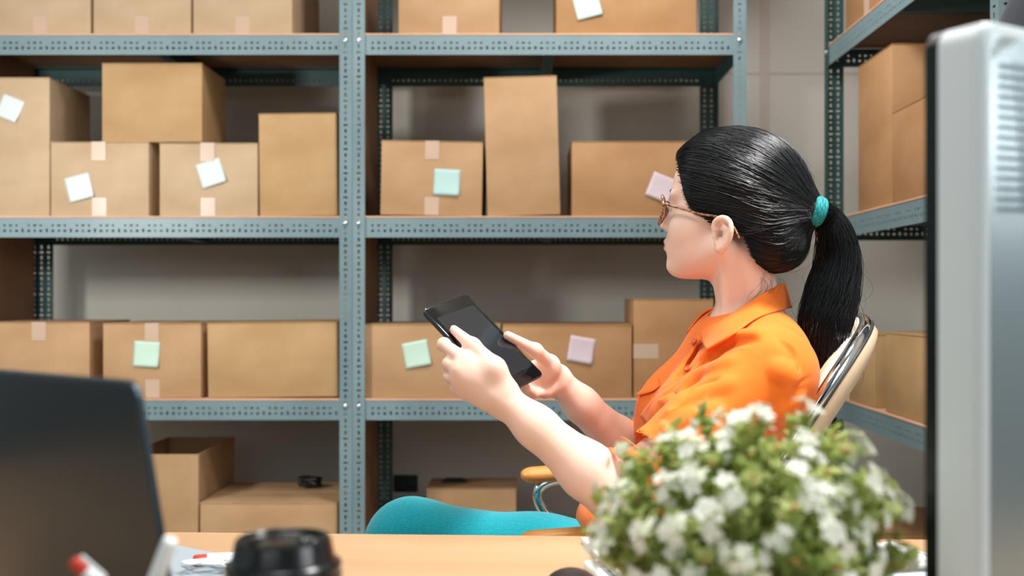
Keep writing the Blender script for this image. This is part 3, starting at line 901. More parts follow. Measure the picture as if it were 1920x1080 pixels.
def sheet(name, rows, mat, parent, thick=0.0016, sub=6, off=WO):
    """cloth sheet lofted through rows of points"""
    R_ = [crom([Vector(A3(p) - off) for p in r], sub) for r in rows]
    n = min(len(r) for r in R_)
    cols = [crom([r[i] for r in R_], 4) for i in range(n)]
    bm = bmesh.new(); V = [[bm.verts.new(p) for p in c] for c in cols]
    for i in range(n - 1):
        for j in range(len(V[0]) - 1): bm.faces.new((V[i][j], V[i + 1][j], V[i + 1][j + 1], V[i][j + 1]))
    bmesh.ops.recalc_face_normals(bm, faces=bm.faces)
    o = obj(name, bm, mat, parent, True)
    md = o.modifiers.new('thickness', 'SOLIDIFY'); md.thickness = thick; md.offset = 0
    return o
def SP(px, py, off=0.003, sol=None, Y1=2.1):
    """point just in front of the cloth (or skin) seen at px, py"""
    p = ray_onto(sol or s_, px, py, 1.2, Y1)
    return None if p is None else p + np.array([0, -1.0, 0]) * off
trs = Solid(); trs.P = list(s_.P[:ntorso])
def TQ(px, py, off=0.003):
    return SP(px, py, off, trs)
def cl(px, py, Ymax, off=0.005, sols=None):
    ys = [p[1] for p in (ray_onto(q, px, py) for q in (sols or (s_, b))) if p is not None]
    return WA(px, py, min([Ymax] + [y - off for y in ys]))
# collar: near leaf, far leaf
sheet('collar', [
    [cl(1471, 529, 1.735), cl(1440, 545, 1.690, .007), cl(1400, 570, 1.668, .008), cl(1350, 603, 1.672, .006), cl(1313, 625, 1.700, .006)],
    [cl(1479, 552, 1.735), cl(1450, 566, 1.680, .011), cl(1408, 588, 1.650, .012), cl(1356, 618, 1.66, .012), cl(1317, 641, 1.690, .012)],
    [cl(1485, 577, 1.735), cl(1456, 584, 1.68, .006), cl(1415, 599, 1.66, .007), cl(1372, 629, 1.66, .008), cl(1324, 657, 1.69, .010)]], M_SHIRT, shirt, 0.0022)
sheet('collar', [
    [WA(1471, 529, 1.735), WA(1440, 548, 1.785), WA(1395, 566, 1.805), WA(1362, 578, 1.80), WA(1342, 577, 1.790)],
    [WA(1479, 552, 1.735), WA(1445, 570, 1.80), WA(1395, 592, 1.83), WA(1345, 590, 1.825), WA(1316, 588, 1.80)],
    [WA(1485, 577, 1.735), WA(1445, 585, 1.82), WA(1380, 605, 1.85), WA(1325, 612, 1.84), WA(1287, 625, 1.80)]], M_SHIRT, shirt, 0.0022)
# front edge of the button placket, pocket flaps
sheet('placket', [[TQ(1313, 672, .003), TQ(1299, 692, .003), TQ(1268, 716, .004), TQ(1228, 744, .004), TQ(1200, 778, .004)],
    [TQ(1320, 684, .003), TQ(1308, 708, .003), TQ(1283, 735, .003), TQ(1245, 763, .003), TQ(1214, 793, .003)],
    [TQ(1330, 696, -.001), TQ(1316, 724, -.001), TQ(1290, 748, -.001), TQ(1254, 776, -.001), TQ(1226, 802, -.001)]], M_SHIRT, shirt, 0.0016)
sheet('pocket_flap', [[SP(1231, 707, .003), SP(1212, 722, .004), WA(1193, 740, 1.80)],
    [SP(1234, 716, .006), SP(1216, 730, .010), WA(1194, 741, 1.793)],
    [SP(1236, 724, .005), SP(1220, 734, .009), WA(1196, 742, 1.792)]], M_SHIRT, shirt, 0.0016)
sheet('pocket_flap', [[TQ(1262, 734, .008), TQ(1236, 748, .008), TQ(1207, 766, .008)],
    [TQ(1268, 746, .013), TQ(1242, 761, .014), TQ(1212, 778, .012)],
    [TQ(1274, 756, .011), TQ(1248, 772, .012), TQ(1218, 788, .010)]], M_SHIRT, shirt, 0.0016)
M_BTN = pmat('shirt_button', srgb(200, 96, 50), 0.25)
def on_shirt(px, py, off=0.002):
    p = ray_onto(s_, px, py)
    return p if p is None else p + s_.grad(p[None])[0] * off

for px, py in ((1303, 642), (1291, 692)):
    p = on_shirt(px, py, 0.0015)
    n = s_.grad(p[None])[0]; q = Vector(n).to_track_quat('Z', 'Y').to_matrix().to_4x4(); q.translation = Vector(p - WO)
    bm = bmesh.new(); lathe(bm, [(0, .0012), (.003, .0012), (.0036, .0022), (.0052, .0022), (.0056, .001), (.0056, -.001), (0, -.001)], 20)
    bmesh.ops.transform(bm, matrix=q, verts=bm.verts); obj('button', bm, M_BTN, shirt, True)

# ---------------------------------------------------------------- trousers and shoes
M_TEAL = pmat('teal_wool_cloth', srgb(10, 142, 156), 0.9, spec=0.15, sheen=0.25)
vary(M_TEAL, srgb(4, 132, 147), srgb(24, 156, 168), (420, 420, 420), 3, lo=.3, hi=.7, bump=0.3, bscale=(500, 500, 500), dist=0.0008)
t_ = Solid()
t_.ell((0.285, 1.76, 0.605), (0.125, 0.172, 0.095), None, 0.04)
t_.chain([hpN, hpN * .45 + knN * .55 + np.array([0, 0, -.004]), knN], [0.088, 0.078, 0.071], 0.04)
t_.chain([hpF, knF], [0.088, 0.070], 0.03)
t_.chain([knN, knN * .5 + anN * .5, anN * .85 + knN * .15], [0.071, 0.060, 0.048], 0.03)
t_.chain([knF, knF * .5 + anF * .5, anF * .85 + knF * .15], [0.070, 0.060, 0.048], 0.03)
v3, f3 = t_.mesh(0.005)
npmesh('trousers', v3 - WO, f3, M_TEAL, woman, True, relax=1)
M_SHOE = pmat('black_shoe_leather', srgb(24, 24, 26), 0.35)
for an, d in ((anN, np.array((-0.175, 0.0, -0.10))), (anF, np.array((-0.19, 0, -0.07)))):
    h_ = Solid()
    h_.cone(an + np.array([0.01, 0, -0.02]), an + d, 0.042, 0.030, 0.03, n=(0, 0, 1), flat=.85)
    h_.ell(an + np.array([0.012, 0, -0.045]), (0.036, 0.034, 0.030), None, 0.02)
    va, fa = h_.mesh(0.004); npmesh('shoe', va - WO, fa, M_SHOE, woman, True, relax=1)

# ---------------------------------------------------------------- glasses
M_TORT = pmat('brown_tortoiseshell', srgb(150, 92, 62), 0.2, spec=0.6, trans=0.25)
vary(M_TORT, srgb(96, 52, 34), srgb(206, 150, 112), (260, 260, 260), 2)
M_LENS = pmat('lens_glass', (0.98, 0.98, 0.98, 1), 0.02, trans=1.0, ior=1.12)
gl = empty('glasses', (0, 0, 0)); gl.parent = woman
gx = 0.1125
def G_(x, y, z): return Vector(H(x, y, z) - WO)
bm = bmesh.new()
for s in (-1, 1):
    rim = []
    for k in range(36):
        a = 2 * PI * k / 36; ex = 0.0255 * (1 + 0.08 * math.cos(2 * a)); ez = 0.0225
        yy = 0.0335 + ex * math.cos(a); zz = 0.008 + ez * math.sin(a) + 0.004 * max(0, math.cos(a)) * max(0, math.sin(a))
        rim.append(G_(gx - 0.0025 - 7.0 * max(0, yy - 0.02) ** 2 * 1.2 - 0.06 * (0.008 - zz) * 0, s * yy, zz))
    tube(bm, rim, 0.0024, 10, True, flat=1.2)
tube(bm, crom([G_(gx - .003, -.0095, .012), G_(gx + .001, 0, .015), G_(gx - .003, .0095, .012)], 6), 0.0022, 10)
obj('glasses_frame', bm, M_TORT, gl, True)
for s in (-1, 1):
    bm = bmesh.new(); ring = []
    c0 = bm.verts.new(G_(gx - 0.0045, s * 0.0335, 0.008))
    for k in range(36):
        a = 2 * PI * k / 36
        yy = 0.0335 + 0.0245 * math.cos(a); zz = 0.008 + 0.0218 * math.sin(a)
        ring.append(bm.verts.new(G_(gx - 0.0030 - 8.0 * max(0, yy - 0.02) ** 2, s * yy, zz)))
    for k in range(36): bm.faces.new((c0, ring[k], ring[(k + 1) % 36]))
    bmesh.ops.recalc_face_normals(bm, faces=bm.faces)
    bmesh.ops.solidify(bm, geom=bm.faces[:], thickness=0.0012)
    obj('lens', bm, M_LENS, gl, True)
    bm = bmesh.new()
    pts = crom([G_(gx - .016, s * .0600, .016), G_(gx - .024, s * .0645, .0165), G_(.060, s * .0725, .011), G_(.030, s * .0745, .006), G_(-.004, s * .0735, .003), G_(-.024, s * .0775, -.008), G_(-.036, s * .0775, -.026)], 6)
    tube(bm, pts, [0.0030 - 0.0010 * min(1, i / 12) for i in range(len(pts))], 10, up=HL, flat=0.9)
    obj('temple', bm, M_TORT, gl, True)

# ---------------------------------------------------------------- hair
def hf(x, y, z): return H(x, y, z)
cap = Solid()
def ce(c, r, k=0.02, op='u'): cap.ell(H(*c), r, HR, k, op)
ce((-0.006, 0, 0.060), (0.106, 0.084, 0.091))
ce((0.028, 0, 0.060), (0.078, 0.078, 0.080), 0.02)
ce((-0.058, 0, 0.000), (0.060, 0.066, 0.062), 0.03)
ce((-0.080, 0.002, -0.030), (0.040, 0.050, 0.036), 0.03)
TIE = H(-0.132, 0.010, 0.030)
TIEL = (TIE - HO) @ HR
cap.cone(H(-0.085, 0, 0.038), TIE, 0.046, 0.018, 0.035)
poly = np.array([(.130, .098), (.094, .094), (.082, .078), (.070, .052), (.062, .030), (.050, .010), (.040, .001), (.026, -.004), (.018, -.004), (.012, -.004), (-.010, -.001), (-.024, -.004), (-.034, -.014), (-.044, -.036), (-.056, -.060), (-.066, -.085), (-.075, -.12), (.2, -.12), (.2, .098)])
def face_region(p):
    q = (p - HO) @ HR; x, z = q[..., 0], q[..., 2]
    d = np.full(x.shape, 1e9); s = np.ones(x.shape)
    n = len(poly)
    for i in range(n):
        a = poly[i]; e = poly[i - 1] - a; wx, wz = x - a[0], z - a[1]
        t = np.clip((wx * e[0] + wz * e[1]) / (e @ e), 0, 1)
        d = np.minimum(d, (wx - e[0] * t) ** 2 + (wz - e[1] * t) ** 2)
        c1 = z >= a[1]; c2 = z < poly[i - 1][1]; c3 = e[0] * wz > e[1] * wx
        flip = (c1 & c2 & c3) | (~c1 & ~c2 & ~c3)
        s = np.where(flip, -s, s)
    return np.sqrt(d) * s
cap0 = Solid(); cap0.P = list(cap.P)
cap.fn(face_region, HO - 0.3, HO + 0.3, 0.004, 's')
vh, fh = cap.mesh(0.003)
nrm = cap0.grad(vh)
M_HAIRB = pmat('black_hair_base', srgb(14, 16, 18), 0.5, spec=0.4)
hair = npmesh('hair', vh - WO, fh, M_HAIRB, woman, True, relax=1)

def strands(name, paths, r, mat, parent, sides=3):
    """many thin tapering strands as one mesh; paths (n, k, 3), r (n,)"""
    P = np.array(paths); n, k, _ = P.shape
    T_ = np.gradient(P, axis=1); T_ /= np.linalg.norm(T_, axis=2, keepdims=True) + 1e-9
    up = np.array([0.3, 0.8, 0.52]); A = np.cross(T_, up); A /= np.linalg.norm(A, axis=2, keepdims=True) + 1e-9; Bn = np.cross(T_, A)
    prof = np.sin(np.linspace(0.12, 0.95, k) * PI) ** 0.35
    V = []
    for j in range(sides):
        a = 2 * PI * j / sides
        V.append(P + (A * math.cos(a) + Bn * math.sin(a)) * (np.asarray(r)[:, None, None] * prof[None, :, None]))
    V = np.stack(V, 2).reshape(-1, 3)
    i = np.arange(n)[:, None, None]; s = np.arange(k - 1)[None, :, None]; j = np.arange(sides)[None, None, :]
    j2 = (j + 1) % sides
    base_ = (i * k + s) * sides; nx = (i * k + s + 1) * sides
    F = np.stack([base_ + j, base_ + j2, nx + j2, nx + j], -1).reshape(-1, 4)
    return npmesh(name, V, F, mat, parent, True)

rs = np.random.RandomState(5)
# roots: spread over the cap, denser along the hairline
cand = vh[rs.choice(len(vh), 15000)] + rs.normal(0, .0008, (15000, 3))
q = (cand - HO) @ HR
d0 = np.abs(cap0.ev(cand)) ; dface = face_region(cand)
onsurf = d0 < 0.003
dist_t = np.linalg.norm(cand - TIE, axis=1)
keep = onsurf & (dist_t > 0.035)
roots = cand[keep]; dfc = dface[keep]
near = np.argsort(dfc)[:2300]
rest = rs.choice(len(roots), 5000, replace=False)
roots = np.concatenate([roots[near], roots[rest]])
K_ = 16
t = np.linspace(0, 1, K_)[None, :, None]
ql = (roots - HO) @ HR
tax = TIE - H(-0.085, 0, 0.038); tax /= np.linalg.norm(tax)
rv = roots - TIE; rv = rv - (rv @ tax)[:, None] * tax; rv /= np.linalg.norm(rv, axis=1, keepdims=True)
tgt = TIE - tax * rs.uniform(.0, .008, (len(roots), 1)) + rv * 0.0175 + rs.normal(0, .0012, roots.shape)
P = roots[:, None] * (1 - t) + tgt[:, None] * t
sag = np.sin(PI * t) * (HR[:, 2][None, None]) * (-0.010 * np.exp(-((ql[:, 2] - .05) / .05) ** 2))[:, None, None]
lift = np.sin(PI * t) * (HR[:, 2][None, None]) * (-0.012 * np.exp(-((ql[:, 2] + .03) / .03) ** 2))[:, None, None]
ctr = H(-0.01, 0, 0.035); ov = roots - ctr; ov /= np.linalg.norm(ov, axis=1, keepdims=True)
P = P + sag + lift + np.sin(PI * t) * (ov * np.clip(np.linalg.norm(roots - TIE, axis=1) * .30, 0, .06)[:, None])[:, None]
ph = rs.uniform(0, 6.28, (len(roots), 1, 1)); am = rs.uniform(.0004, .0022, (len(roots), 1, 1))
P = P + np.sin(t * 7 + ph) * am * HR[:, 2][None, None]
# strands in locks share their offset
offs = 0.0004 + np.abs(rs.normal(0, .0010, len(roots))) + .0010 * (np.sin(ql[:, 2] * 260 + ql[:, 0] * 90) > .2)
sh_ = P.shape
P = cap0.onto(P.reshape(-1, 3), 0.0, 3).reshape(sh_)
g = cap0.grad(P.reshape(-1, 3)).reshape(sh_)
P = P + g * (offs[:, None, None] * (np.minimum(1, t * 6 + .2)))
strands('hair_strands', P - WO, rs.uniform(.00028, .00060, len(roots)), M_HAIR, hair)

# ponytail: a bundle along a curve
pc = [TIE, WA(1548, 405, 1.68), WA(1566, 440, 1.69), WA(1571, 490, 1.70), WA(1561, 545, 1.70), WA(1548, 600, 1.695), WA(1544, 650, 1.69), WA(1540, 700, 1.69), WA(1531, 748, 1.69)]
pr = [0.016, 0.0185, 0.026, 0.034, 0.040, 0.041, 0.032, 0.018, 0.003]
pcs = np.array([A3(p) for p in crom(pc, 5)]); prs = np.interp(np.linspace(0, 8, len(pcs)), np.arange(9), pr)
core = Solid(); core.chain(list(pcs), list(np.maximum(prs * 0.70 - .001, .001)), 0.01)
vp, fp = core.mesh(0.004)
pony = npmesh('ponytail', vp - WO, fp, M_HAIRB, woman, True, relax=1)
Kp = len(pcs)
Tn = np.gradient(pcs, axis=0); Tn /= np.linalg.norm(Tn, axis=1, keepdims=True)
Bx = np.cross(Tn, [0, 1, 0]); Bx /= np.linalg.norm(Bx, axis=1, keepdims=True); By = np.cross(Tn, Bx)
Np = 4200
an_ = rs.uniform(0, 2 * PI, Np); ra_ = np.sqrt(rs.uniform(.35, 1, Np)) * rs.uniform(.9, 1.06, Np)
tt = np.linspace(0, 1, Kp)
tw = an_[:, None] + 0.9 * tt[None] + 0.25 * np.sin(tt[None] * 9 + rs.uniform(0, 6, (Np, 1))) * rs.uniform(0, 1, (Np, 1))
rad = ra_[:, None] * prs[None] + rs.normal(0, .0022, (Np, 1)) * np.sin(PI * tt)[None] ** 0.5 + .0016 * np.sin(tt[None] * 14 + rs.uniform(0, 6, (Np, 1)))
PP = pcs[None] + Bx[None] * (np.cos(tw) * rad)[..., None] + By[None] * (np.sin(tw) * rad)[..., None]
ends = rs.uniform(.80, 1.0, Np)          # strands end at different heights
res = []
for i in range(Np):
    u = np.linspace(0, ends[i], Kp) * (Kp - 1)
    res.append(np.stack([np.interp(u, np.arange(Kp), PP[i, :, a]) for a in range(3)], 1))
strands('ponytail_strands', np.array(res) - WO, rs.uniform(.0003, .0006, Np), M_HAIR, pony)
# flyaway hairs
fl = []; okr = np.where(ql[:, 0] < 0.045)[0]
for i in range(150):
    k = rs.choice(okr) if i < 90 else None
    if k is not None:
        j = rs.randint(4, 12); p0 = P[k, j]; n_ = g[k, j]; dr = P[k, min(j + 3, K_ - 1)] - P[k, j - 2]; dr /= np.linalg.norm(dr)
        L_ = rs.uniform(.015, .05)
        s = np.linspace(0, 1, K_)[:, None]
        fl.append(p0 + dr * s * L_ + n_ * (s * (1 - s) * L_ * rs.uniform(.1, .5)) + rs.normal(0, .15, 3) * s ** 2 * L_ * .4)
    else:
        j = rs.randint(8, Kp - 6); a = rs.uniform(0, 6.28); out = Bx[j] * math.cos(a) + By[j] * math.sin(a)
        p0 = pcs[j] + out * prs[j] * .95; s = np.linspace(0, 1, K_)[:, None]; L_ = rs.uniform(.03, .09)
        fl.append(p0 + Tn[j] * s * L_ * .8 + out * np.sin(s * PI * rs.uniform(.5, 1)) * L_ * rs.uniform(.15, .45) + rs.normal(0, .1, 3) * s * L_ * .4)
# a few loose curls at the nape
for i in range(14):
    s = np.linspace(0, 1, K_)[:, None]; p0 = WA(1440 + rs.uniform(-20, 30), 520 + rs.uniform(-12, 6), 1.67)
    fl.append(p0 + np.array([1, 0, 0]) * s * rs.uniform(-.03, .03) + np.array([0, -.006, -1]) * s * rs.uniform(.02, .045) + np.array([1, 0, 0]) * np.sin(s * 5) * .004)
strands('loose_hairs', np.array(fl) - WO, rs.uniform(.00016, .00028, len(fl)), M_HAIR, hair)['kind'] = 'stuff'

# teal hair tie
M_TIE = pmat('teal_hair_tie', srgb(16, 132, 136), 0.6, spec=0.4)
vary(M_TIE, srgb(6, 96, 106), srgb(34, 160, 158), (500, 500, 120), 3, bump=0.8, bscale=(600, 600, 200), dist=0.002)
tdir = A3(pc[1]) - H(-0.10, 0, 0.035); tdir /= np.linalg.norm(tdir)
e1 = np.cross(tdir, [0, 1, 0]); e1 /= np.linalg.norm(e1); e2 = np.cross(tdir, e1)
bm = bmesh.new()
for k in (-1.5, -.5, .5, 1.5):
    tube(bm, [TIE + tdir * (k * 0.0042 + .002) + (e1 * math.cos(a) * 0.0205 + e2 * math.sin(a) * 0.0185) * (1 - .04 * abs(k)) - WO for a in [i * PI / 20 for i in range(40)]], 0.0042, 10, True)
obj('hair_tie', bm, M_TIE, woman, True)

# ---------------------------------------------------------------- tablet held in both hands
def rrect(w, h, r, n=8):
    out = []
    for cx, cy, a0 in ((w - r, h - r, 0), (r, h - r, 90), (r, r, 180), (w - r, r, 270)):
        for k in range(n + 1):
            a = math.radians(a0 + 90 * k / n); out.append((cx + r * math.cos(a), cy + r * math.sin(a)))
    return out
def slab(bm, outline, levels, tf):
    """stack of scaled outlines: levels (inset, height)"""
    cx = sum(p[0] for p in outline) / len(outline); cy = sum(p[1] for p in outline) / len(outline)
    mx = max(abs(p[0] - cx) for p in outline); my = max(abs(p[1] - cy) for p in outline)
    rings = []
    for ins, hgt in levels:
        rings.append([bm.verts.new(tf(cx + (x - cx) * (1 - ins / mx), cy + (y - cy) * (1 - ins / my), hgt)) for x, y in outline])
    n = len(outline)
    for A, B_ in zip(rings, rings[1:]):
        for k in range(n): bm.faces.new((A[k], A[(k + 1) % n], B_[(k + 1) % n], B_[k]))
    bm.faces.new(rings[0][::-1]); bm.faces.new(rings[-1])
tab = empty('tablet', tuple(TP(TWD / 2, TLN / 2, 0)), 0, 'black tablet held in portrait with both hands, screen off', 'tablet')
TO = np.array(tab.location)
tft = lambda x, y, z: Vector(TP(x, y, z) - TO)
M_TBODY = pmat('tablet_shell', srgb(70, 76, 82), 0.28, 0.6)
M_TGLASS = pmat('tablet_glass', srgb(10, 13, 15), 0.06, spec=0.6, coat=0.3)
M_TSCR = pmat('tablet_dark_screen', srgb(34, 38, 42), 0.10, spec=0.6, coat=0.3)
out = rrect(TWD, TLN, 0.009)
bm = bmesh.new(); slab(bm, out, [(0.004, -TTH), (0.0012, -TTH * .8), (0, -TTH * .45), (0, -0.0012), (0.0006, -0.0003), (0.0012, -0.0003)], tft)
autosmooth(obj('shell', bm, M_TBODY, tab))
bm = bmesh.new(); slab(bm, [(0.0012 + x, 0.0012 + y) for x, y in rrect(TWD - .0024, TLN - .0024, 0.008)], [(0, -0.0004), (0, 0.0001), (0.0004, 0.0003)], tft)
autosmooth(obj('front_glass', bm, M_TGLASS, tab))
bm = bmesh.new(); slab(bm, [(0.0095 + x, 0.024 + y) for x, y in rrect(TWD - .019, TLN - .046, 0.0005, 2)], [(0, 0.0002), (0, 0.00045)], tft)
obj('screen', bm, M_TSCR, tab)
bm = bmesh.new(); slab(bm, [(-0.0006 + 0.0012 * 0 + x * 0.0006, 0.045 + y) for x, y in ((0, 0), (1, 0), (1, .022), (0, .022))], [(0, -0.0062), (0, -0.0038)], tft)
obj('volume_button', bm, M_TBODY, tab)

# ---------------------------------------------------------------- chair
ch = empty('armchair', (0.22, 1.86, 0), 0, 'office chair with cream padded back, chrome trim and wooden armrests', 'chair')
CO = Vector(ch.location)
M_CREAM = pmat('cream_leatherette', srgb(226, 204, 178), 0.5, spec=0.4)
M_CREAMD = pmat('cream_shell', srgb(214, 190, 160), 0.4, spec=0.5)
M_CHROME = pmat('chrome', (0.82, 0.84, 0.86, 1), 0.08, 1.0)
M_ARM = pmat('varnished_wood', srgb(206, 140, 72), 0.3, spec=0.5)
vary(M_ARM, srgb(196, 126, 58), srgb(216, 152, 84), (6, 60, 60), 4)
M_BASE = pmat('dark_seat_base', srgb(36, 36, 38), 0.5)
def back_outline(sc=1.0, n=72):
    o = []
    for k in range(n):
        a = 2 * PI * k / n; c, s = math.cos(a), math.sin(a)
        o.append((math.copysign(abs(c) ** (2 / 2.8), c) * 0.235 * sc, math.copysign(abs(s) ** (2 / 2.8), s) * 0.225 * sc))
    return o
BC = Vector((0.446, 1.855, 0.860)); RA = math.radians(33)
dU = Vector((math.sin(RA), 0, math.cos(RA))); dN = Vector((-math.cos(RA), 0, math.sin(RA)))   # dN points to the sitter
def bk(y, t, w):
    cur = 0.035 * (y / 0.235) ** 2 + 0.10 * max(0, t - .08) ** 2 * -1      # sides wrap forward a little
    return BC + Vector((0, 1, 0)) * y + dU * t + dN * (w + cur) - CO
def ring_slab(name, sc_w, mat, parent):
    bm = bmesh.new(); rings = []
    for sc, w in sc_w: rings.append([bm.verts.new(bk(y, t, w)) for y, t in back_outline(sc)])
    n = len(rings[0])
    for A, B_ in zip(rings, rings[1:]):
        for k in range(n): bm.faces.new((A[k], A[(k + 1) % n], B_[(k + 1) % n], B_[k]))
    bm.faces.new(rings[0][::-1]); bm.faces.new(rings[-1])
    return autosmooth(obj(name, bm, mat, parent), 50)
ring_slab('back_shell', [(.05, -.036), (.60, -.036), (.88, -.034), (.97, -.024), (.992, -.010), (.990, -.004), (.5, -.004), (.05, -.004)], M_CREAMD, ch)
ring_slab('back_cushion', [(.05, .005), (.94, .005), (.965, .009), (.955, .018), (.90, .024), (.7, .026), (.4, .025), (.05, .025)], M_CREAM, ch)
bm = bmesh.new()
tube(bm, [bk(y, t, 0.000) for y, t in back_outline(0.975)], 0.0100, 14, True, flat=0.8)
obj('chrome_trim', bm, M_CHROME, ch, True)
bm = bmesh.new()
tube(bm, [bk(y, t, 0.0095) for y, t in back_outline(0.970)], 0.0022, 8, True)
tube(bm, [bk(y, t, -0.0100) for y, t in back_outline(0.993)], 0.0022, 8, True)
obj('piping', bm, M_BASE, ch, True)
# seat
bm = bmesh.new(); rings = []
for sc, z in ((.5, .435), (.92, .437), (1.0, .455), (1.0, .485), (.95, .503), (.75, .512), (.05, .516)):
    rings.append([bm.verts.new(Vector((0.20 + math.copysign(abs(math.cos(a)) ** .7, math.cos(a)) * .24 * sc, 1.86 + math.copysign(abs(math.sin(a)) ** .7, math.sin(a)) * .235 * sc, z)) - CO) for a in [2 * PI * k / 56 for k in range(56)]])
for A, B_ in zip(rings, rings[1:]):
    for k in range(56): bm.faces.new((A[k], A[(k + 1) % 56], B_[(k + 1) % 56], B_[k]))
bm.faces.new(rings[0][::-1]); bm.faces.new(rings[-1])
obj('seat', bm, M_CREAM, ch, True)
# armrests: wooden pads on bent chrome tubes
for Ya, top in ((1.545, 0.751), (2.165, 0.744)):
    S_ = Solid()
    zc = top - 0.016
    S_.cone((0.012, Ya, zc - 0.010), (0.16, Ya, zc), 0.026, 0.028, 0.01, n=(0, 0, 1), flat=0.62)
    S_.cone((0.16, Ya, zc), (0.30, Ya, zc - 0.006), 0.028, 0.022, 0.01, n=(0, 0, 1), flat=0.62)
    va, fa = S_.mesh(0.004); npmesh('armrest', va - np.array(CO), fa, M_ARM, ch, True, relax=1)
    bm = bmesh.new(); yi = Ya
    tube(bm, [p - CO for p in crom([Vector((.26, yi, zc - .014)), Vector((.12, yi, zc - .018)), Vector((.05, yi, zc - .022)), Vector((.022, yi, zc - .045)), Vector((.035, yi, zc - .085)), Vector((.085, yi, zc - .13)), Vector((.15, yi + (.03 if Ya < 1.8 else -.03), .50)), Vector((.18, yi + (.12 if Ya < 1.8 else -.12), .425))], 8)], 0.0105, 12)
    obj('arm_tube', bm, M_CHROME, ch, True)
bm = bmesh.new()
for dy in (-.10, .10):
    tube(bm, [p - CO for p in crom([Vector((.20, 1.86 + dy, .425)), Vector((.40, 1.86 + dy, .425)), Vector((.475, 1.86 + dy, .46)), Vector((.46, 1.86 + dy, .60)), Vector((.47, 1.86 + dy, .80))], 8)], 0.011, 12)
obj('back_support', bm, M_CHROME, ch, True)
bm = bmesh.new(); lathe(bm, [(0, .435), (.05, .435), (.05, .41), (.026, .40), (.026, .15), (.04, .12), (.04, .08), (0, .08)], 24, Vector((.20, 1.86, 0)) - CO)
obj('gas_column', bm, M_BASE, ch, True)
for k in range(5):
    a = 2 * PI * k / 5 + .3; d = Vector((math.cos(a), math.sin(a), 0))
    c0 = Vector((.20, 1.86, .105)) - CO
    bm = bmesh.new(); tube(bm, [c0, c0 + d * .15 + Vector((0, 0, -.012)), c0 + d * .27 + Vector((0, 0, -.035))], [.022, .018, .014], 12)
    f_ = obj('foot', bm, M_CHROME, ch, True)
    bm = bmesh.new(); w = c0 + d * .265 + Vector((0, 0, -.079)); t_v = d.cross(Vector((0, 0, 1)))
    tube(bm, [w - t_v * .018, w + t_v * .018], 0.026, 18); obj('caster', bm, M_BASE, f_, False)

# ---------------------------------------------------------------- desk
DT = 0.75
M_DESK = pmat('orange_beech_laminate', srgb(238, 184, 128), 0.42, spec=0.4)
vary(M_DESK, srgb(190, 151, 113), srgb(200, 163, 125), (1.2, 26, 10), 5, lo=.3, hi=.7)
M_EDGE = pmat('beech_edge_band', srgb(214, 150, 88), 0.45)
ang = math.atan2(1.4505 - 1.497, 0.545 + 0.515)
dk = empty('desk', (0.0, 1.4745, 0), ang, 'light orange beech desk in the foreground holding the laptop, cup and plant', 'desk')
bm = bmesh.new(); bx(bm, (-1.15, -1.02, DT - 0.025), (1.15, 0.0, DT), 0.0025, 2)
autosmooth(obj('desktop', bm, M_DESK, dk))
for x in (-1.08, 1.08):
    for y in (-0.95, -0.07):
        bm = bmesh.new(); bx(bm, (x - .025, y - .025, 0), (x + .025, y + .025, DT - 0.026), .003); obj('leg', bm, M_STEELD, dk)
bm = bmesh.new(); bx(bm, (-1.05, -.09, DT - .12), (1.05, -.06, DT - .026), .002); obj('frame_rail', bm, M_STEELD, dk)

# ---------------------------------------------------------------- laptop (lid back to the camera)
M_LID = pmat('laptop_lid_dark_metal', srgb(80, 86, 90), 0.24, 0.7, spec=0.5)
M_LEDGE = pmat('laptop_edge', srgb(74, 88, 98), 0.3, 0.7)
M_KEY = pmat('laptop_keys', srgb(24, 24, 26), 0.5)
ldir = Vector((-0.798, 0.602, 0))                    # right corner -> left corner
TR_ = Vector((-0.2657, 0.72, 1.022)); lean = Vector((0.602, 0.798, 0)) * 0.046
drop = Vector((0, 0, DT + 0.012)) - Vector((0, 0, 1.022))
lh = drop + lean; LH = lh.length; lh.normalize(); LW = 0.36
lp = empty('laptop', tuple((TR_ + lh * LH + ldir * (LW / 2)) - Vector((0, 0, 0.012))), 0, 'dark grey laptop with its lid back to the camera, at the left edge', 'laptop')
LO_ = Vector(lp.location); ln = ldir.cross(lh); ln = ln if ln.y > 0 else -ln      # into the scene (screen side)
tl = lambda x, y, z: TR_ + ldir * x + lh * y + ln * z - LO_
bm = bmesh.new(); slab(bm, rrect(LW, LH, 0.012), [(0.0025, -0.0), (0.0006, 0.0008), (0, 0.002), (0, 0.0055), (0.001, 0.0065)], tl)
o = autosmooth(obj('lid', bm, [M_LID, M_LEDGE], lp), 25)
for f_ in o.data.polygons:
    if abs(Vector(f_.normal).dot(ln)) < 0.8: f_.material_index = 1
bm = bmesh.new(); slab(bm, [(0.008 + x, 0.008 + y) for x, y in rrect(LW - .016, LH - .03, 0.003)], [(0, 0.0064), (0, 0.0069)], tl)
obj('screen', bm, M_TGLASS, lp)
bdir = Vector((0.602, 0.798, 0))
tb = lambda x, y, z: TR_ + lh * LH + ldir * x + bdir * y + Vector((0, 0, z - 0.012)) - LO_
bm = bmesh.new(); slab(bm, rrect(LW, 0.245, 0.012), [(0.003, 0.0015), (0, 0.004), (0, 0.011), (0.001, 0.012)], tb)
kb = autosmooth(obj('base', bm, M_LEDGE, lp), 25)
bm = bmesh.new()
